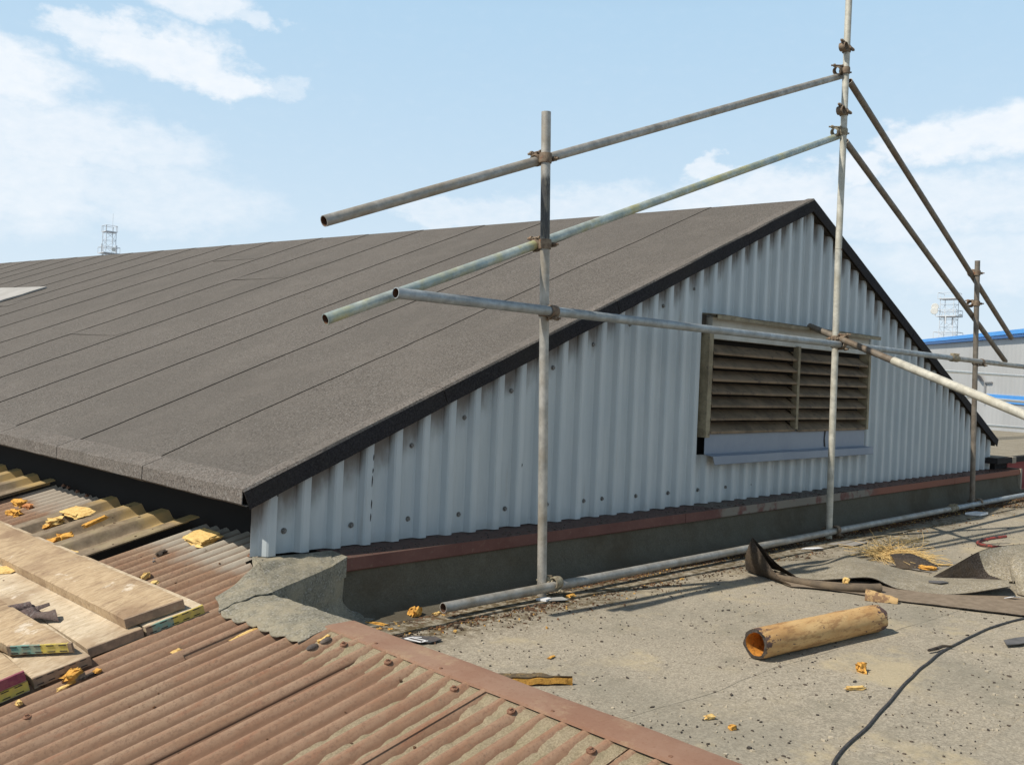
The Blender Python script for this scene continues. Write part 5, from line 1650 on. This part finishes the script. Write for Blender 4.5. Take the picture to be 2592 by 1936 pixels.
# ------------------------------------------------------------------ beyond the gable on the right
rw = thing('red_building', 'dark red wall under a dark capped grey roof, beyond the gable at right', 'building', (14, 3.9, 0))
m = MB(); m.box((11.76, 3.52, -0.1), (6.5, 0, 0), (0, 0.12, 0), (0, 0, 0.46)); link('wall', m, REDW, rw, smooth=0)
m = MB(); m.box((11.02, 3.40, 0.362), (7.3, 0, 0), (0, 0.26, 0), (0, 0, 0.062)); link('dark_capping', m, FELT_DARK, rw, smooth=0)
m = MB(); m.box((11.52, 3.394, 0.355), (0.13, 0, 0), (0, 0.2, 0), (0, 0, 0.072)); link('mortar_patch', m, CEMENT, rw, smooth=0)
m = MB(); m.box((11.25, 3.50, 0.06), (0.42, 0, 0), (0, 0.08, 0), (0, 0, 0.30)); link('dark_end', m, FELT_DARK, rw, smooth=0)
m = MB(); m.add([(11.10, 3.45, 0.43), (19, 3.45, 0.43), (19, 14, 0.58), (11.10, 14, 0.58), (11.10, 3.45, 0.40), (19, 3.45, 0.40), (19, 14, 0.40), (11.10, 14, 0.40)],
                [(0, 1, 2, 3), (0, 4, 5, 1), (1, 5, 6, 2), (2, 6, 7, 3), (3, 7, 4, 0)]); link('roof', m, FELT_TORN, rw, smooth=0)
wr = thing('white_handrail', 'row of three white horizontal rails beyond the gable, in front of the grey warehouse', 'handrail', (16, 5.0, 0.45))
k = 5.0 / 4.5
for (p, q) in (((12.1, 1.424), (15.65, 1.455)), ((12.6, 1.108), (15.70, 1.056)), ((13.5, 0.72), (15.74, 0.645))):
    m = MB(); sl_ = (q[1] - p[1]) / (q[0] - p[0])
    a = V(p[0] * k, 5.0, 1.12 + (p[1] - 1.12) * k); b = V(19.5, 5.0, 1.12 + (q[1] + sl_ * (19.5 / k - q[0]) - 1.12) * k)
    m.tube([a, b], 0.024, 14); link('rail', m, WHITE, wr)
for x in (18.6, 19.4):
    m = MB(); m.tube([(x, 5.03, 0.50), (x, 5.03, 1.62)], 0.024, 12); link('post', m, WHITE, wr)

wh = thing('warehouse', 'large light grey metal warehouse with two bright blue bands at far right', 'building', (30, 10, -7))
WD = V(0.827, 0.562, 0); A_ = V(26.836, 7.778, 0); NW = V(-WD.y, WD.x, 0)
def wpt(s, z, o=0.0): p = A_ + WD * s + NW * o; return V(p.x, p.y, z)
def wband(name, s0, s1, za, zb, o, mat, th=0.3):
    # za=(z bottom at s0, z bottom at s1), zb = tops
    m = MB()
    f = [wpt(s0, za[0], o), wpt(s1, za[1], o), wpt(s1, zb[1], o), wpt(s0, zb[0], o)]
    m.prism(f, NW * -th); return link(name, m, mat, wh, smooth=0)
sl1 = (3.188 - 2.951) / 10.70
S0, S1 = -9.0, 20.0
wband('wall', S0, S1, (-7, -7), (2.75 + sl1 * S0, 2.75 + sl1 * S1), 0.0, GREYW, 14)
wband('blue_eaves', S0, S1, (2.755 + sl1 * S0, 2.755 + sl1 * S1), (2.955 + sl1 * S0, 2.955 + sl1 * S1), 0.12, BLUE, 14.3)
wband('blue_eaves_lip', S0, S1, (2.84 + sl1 * S0, 2.84 + sl1 * S1), (2.955 + sl1 * S0, 2.955 + sl1 * S1), 0.18, BLUE, 0.05)
wband('blue_stripe', S0, 2.9, (0.86, 0.96), (1.06, 1.19), 0.03, BLUE, 0.10)
m = MB(); m.box(wpt(2.95, 0.9, 0.06), WD * 0.05, NW * -0.04, V(0, 0, 0.65)); m.box(wpt(2.35, 1.52, 0.06), WD * 0.6, NW * -0.04, V(0, 0, 0.04))
link('downpipe', m, simple('grey_pipe', (0.3, 0.3, 0.3)), wh, smooth=0)
m = MB(); m.prism([wpt(4.0, 1.86, .10), wpt(3.3, 1.72, .10), wpt(3.0, 1.56, .10), wpt(3.25, 1.58, .10), wpt(3.6, 1.72, .10), wpt(4.0, 1.80, .10)], NW * -0.04)
link('bent_bracket', m, simple('dark_bracket', (0.06, 0.06, 0.065)), wh, smooth=0)

# ------------------------------------------------------------------ lattice towers far off
def tower(name, label, x, y, ztop, w, zb=-7, levels=(), dishes=(), whip=1.5, step=0.9, group='distant lattice masts'):
    t = thing(name, label, 'mast', (x, y, zb), group)
    h = w / 2
    r = 0.026
    cs = [(x - h, y - h), (x + h, y - h), (x + h, y + h), (x - h, y + h)]
    m = MB()
    for (cx_, cy_) in cs: m.tube([(cx_, cy_, zb), (cx_, cy_, ztop)], r * 1.4, 6)
    link('legs', m, TOWER, t, smooth=0)
    m = MB(); z = ztop - 0.9; f = 1
    while z > ztop - 9:
        for i in range(4):
            a, b = cs[i], cs[(i + 1) % 4]
            m.tube([(a[0], a[1], z), (b[0], b[1], z)], r * .7, 5)
            p, q = (a, b) if f > 0 else (b, a)
            m.tube([(p[0], p[1], z), (q[0], q[1], z - step)], r * .7, 5)
        z -= step; f = -f
    link('bracing', m, TOWER, t, smooth=0)
    for (dz, ww) in levels:
        m = MB(); zz = ztop - dz; q = ww / 2
        m.box((x - q, y - q, zz), (2 * q, 0, 0), (0, 2 * q, 0), (0, 0, 0.08))
        for i in range(4):
            for (px, py, qx, qy) in ((-q, -q, q, -q), (q, -q, q, q), (q, q, -q, q), (-q, q, -q, -q)):
                if i == 0: m.tube([(x + px, y + py, zz + 0.75), (x + qx, y + qy, zz + 0.75)], .03, 5)
        for sx_, sy_ in ((-q, -q), (q, -q), (q, q), (-q, q)): m.tube([(x + sx_, y + sy_, zz), (x + sx_, y + sy_, zz + 0.75)], .03, 5)
        link('platform', m, TOWER, t, smooth=0)
    for (dx, dy, dz, rad) in dishes:
        m = MB(); c = V(x + dx, y + dy, ztop - dz); d = (V(0, 0, 1.12) - c).normalized()
        m.tube([c, c + d * 0.12], [rad, rad * .92], 16); link('dish', m, WHITE, t)
    for sx_ in (-1, 1):
        for dz in (2.6, 5.3) if levels else ():
            m = MB(); m.box((x + sx_ * (h + 0.3) - .06, y - 0.1, ztop - dz - 0.7), (.12, 0, 0), (0, .12, 0), (0, 0, 1.0)); link('antenna', m, TOWER, t, smooth=0)
    if whip:
        m = MB(); m.tube([(x + h * .6, y, ztop - 0.5), (x + h * .6, y, ztop + whip)], .02, 5); link('whip_aerial', m, TOWER, t)
tower('lattice_mast', 'thin pale lattice mast rising behind the felt roof ridge at left', 41.25, 112.69, 17.25, 1.15, levels=((0.8, 1.35), (3.4, 1.9)), dishes=((0.3, -0.7, 2.9, .25),), whip=1.5)
tower('lattice_mast', 'broader lattice mast with white dishes rising above the blue edged warehouse', 112.8, 40.9, 12.8, 1.55, levels=((0.3, 2.0), (2.4, 2.3), (5.0, 2.5)), dishes=((-1.2, 1.2, 1.25, .42), (-1.25, 1.25, 1.75, .42), (0.9, -1.0, 2.2, .22)), whip=0)

# pale sheet lying on the felt roof at the far left
t = thing('pale_roof_sheet', 'pale grey sheet lying on the felt roof at the far left edge', 'sheet', RP(2.9, 10.3, 0.01))
m = MB()
m.slab(lambda a, b: RP(lerp(2.62, 3.30, a), lerp(9.62 + 0.08 * a, 12.2, b), 0.028 + 0.006 * nz((a * 3, b * 4, 0))), 6, 10, RN * -0.02)
link('sheet', m, simple('pale_grey_sheet', (0.40, 0.385, 0.36), (0.34, 0.325, 0.30), 3, 0.8), t)
m = MB()
m.slab(lambda a, b: RP(lerp(2.78, 2.98, a), lerp(10.6, 12.0, b), 0.042), 4, 8, RN * -0.01)
link('foam_layer', m, FOAM_PALE, t)
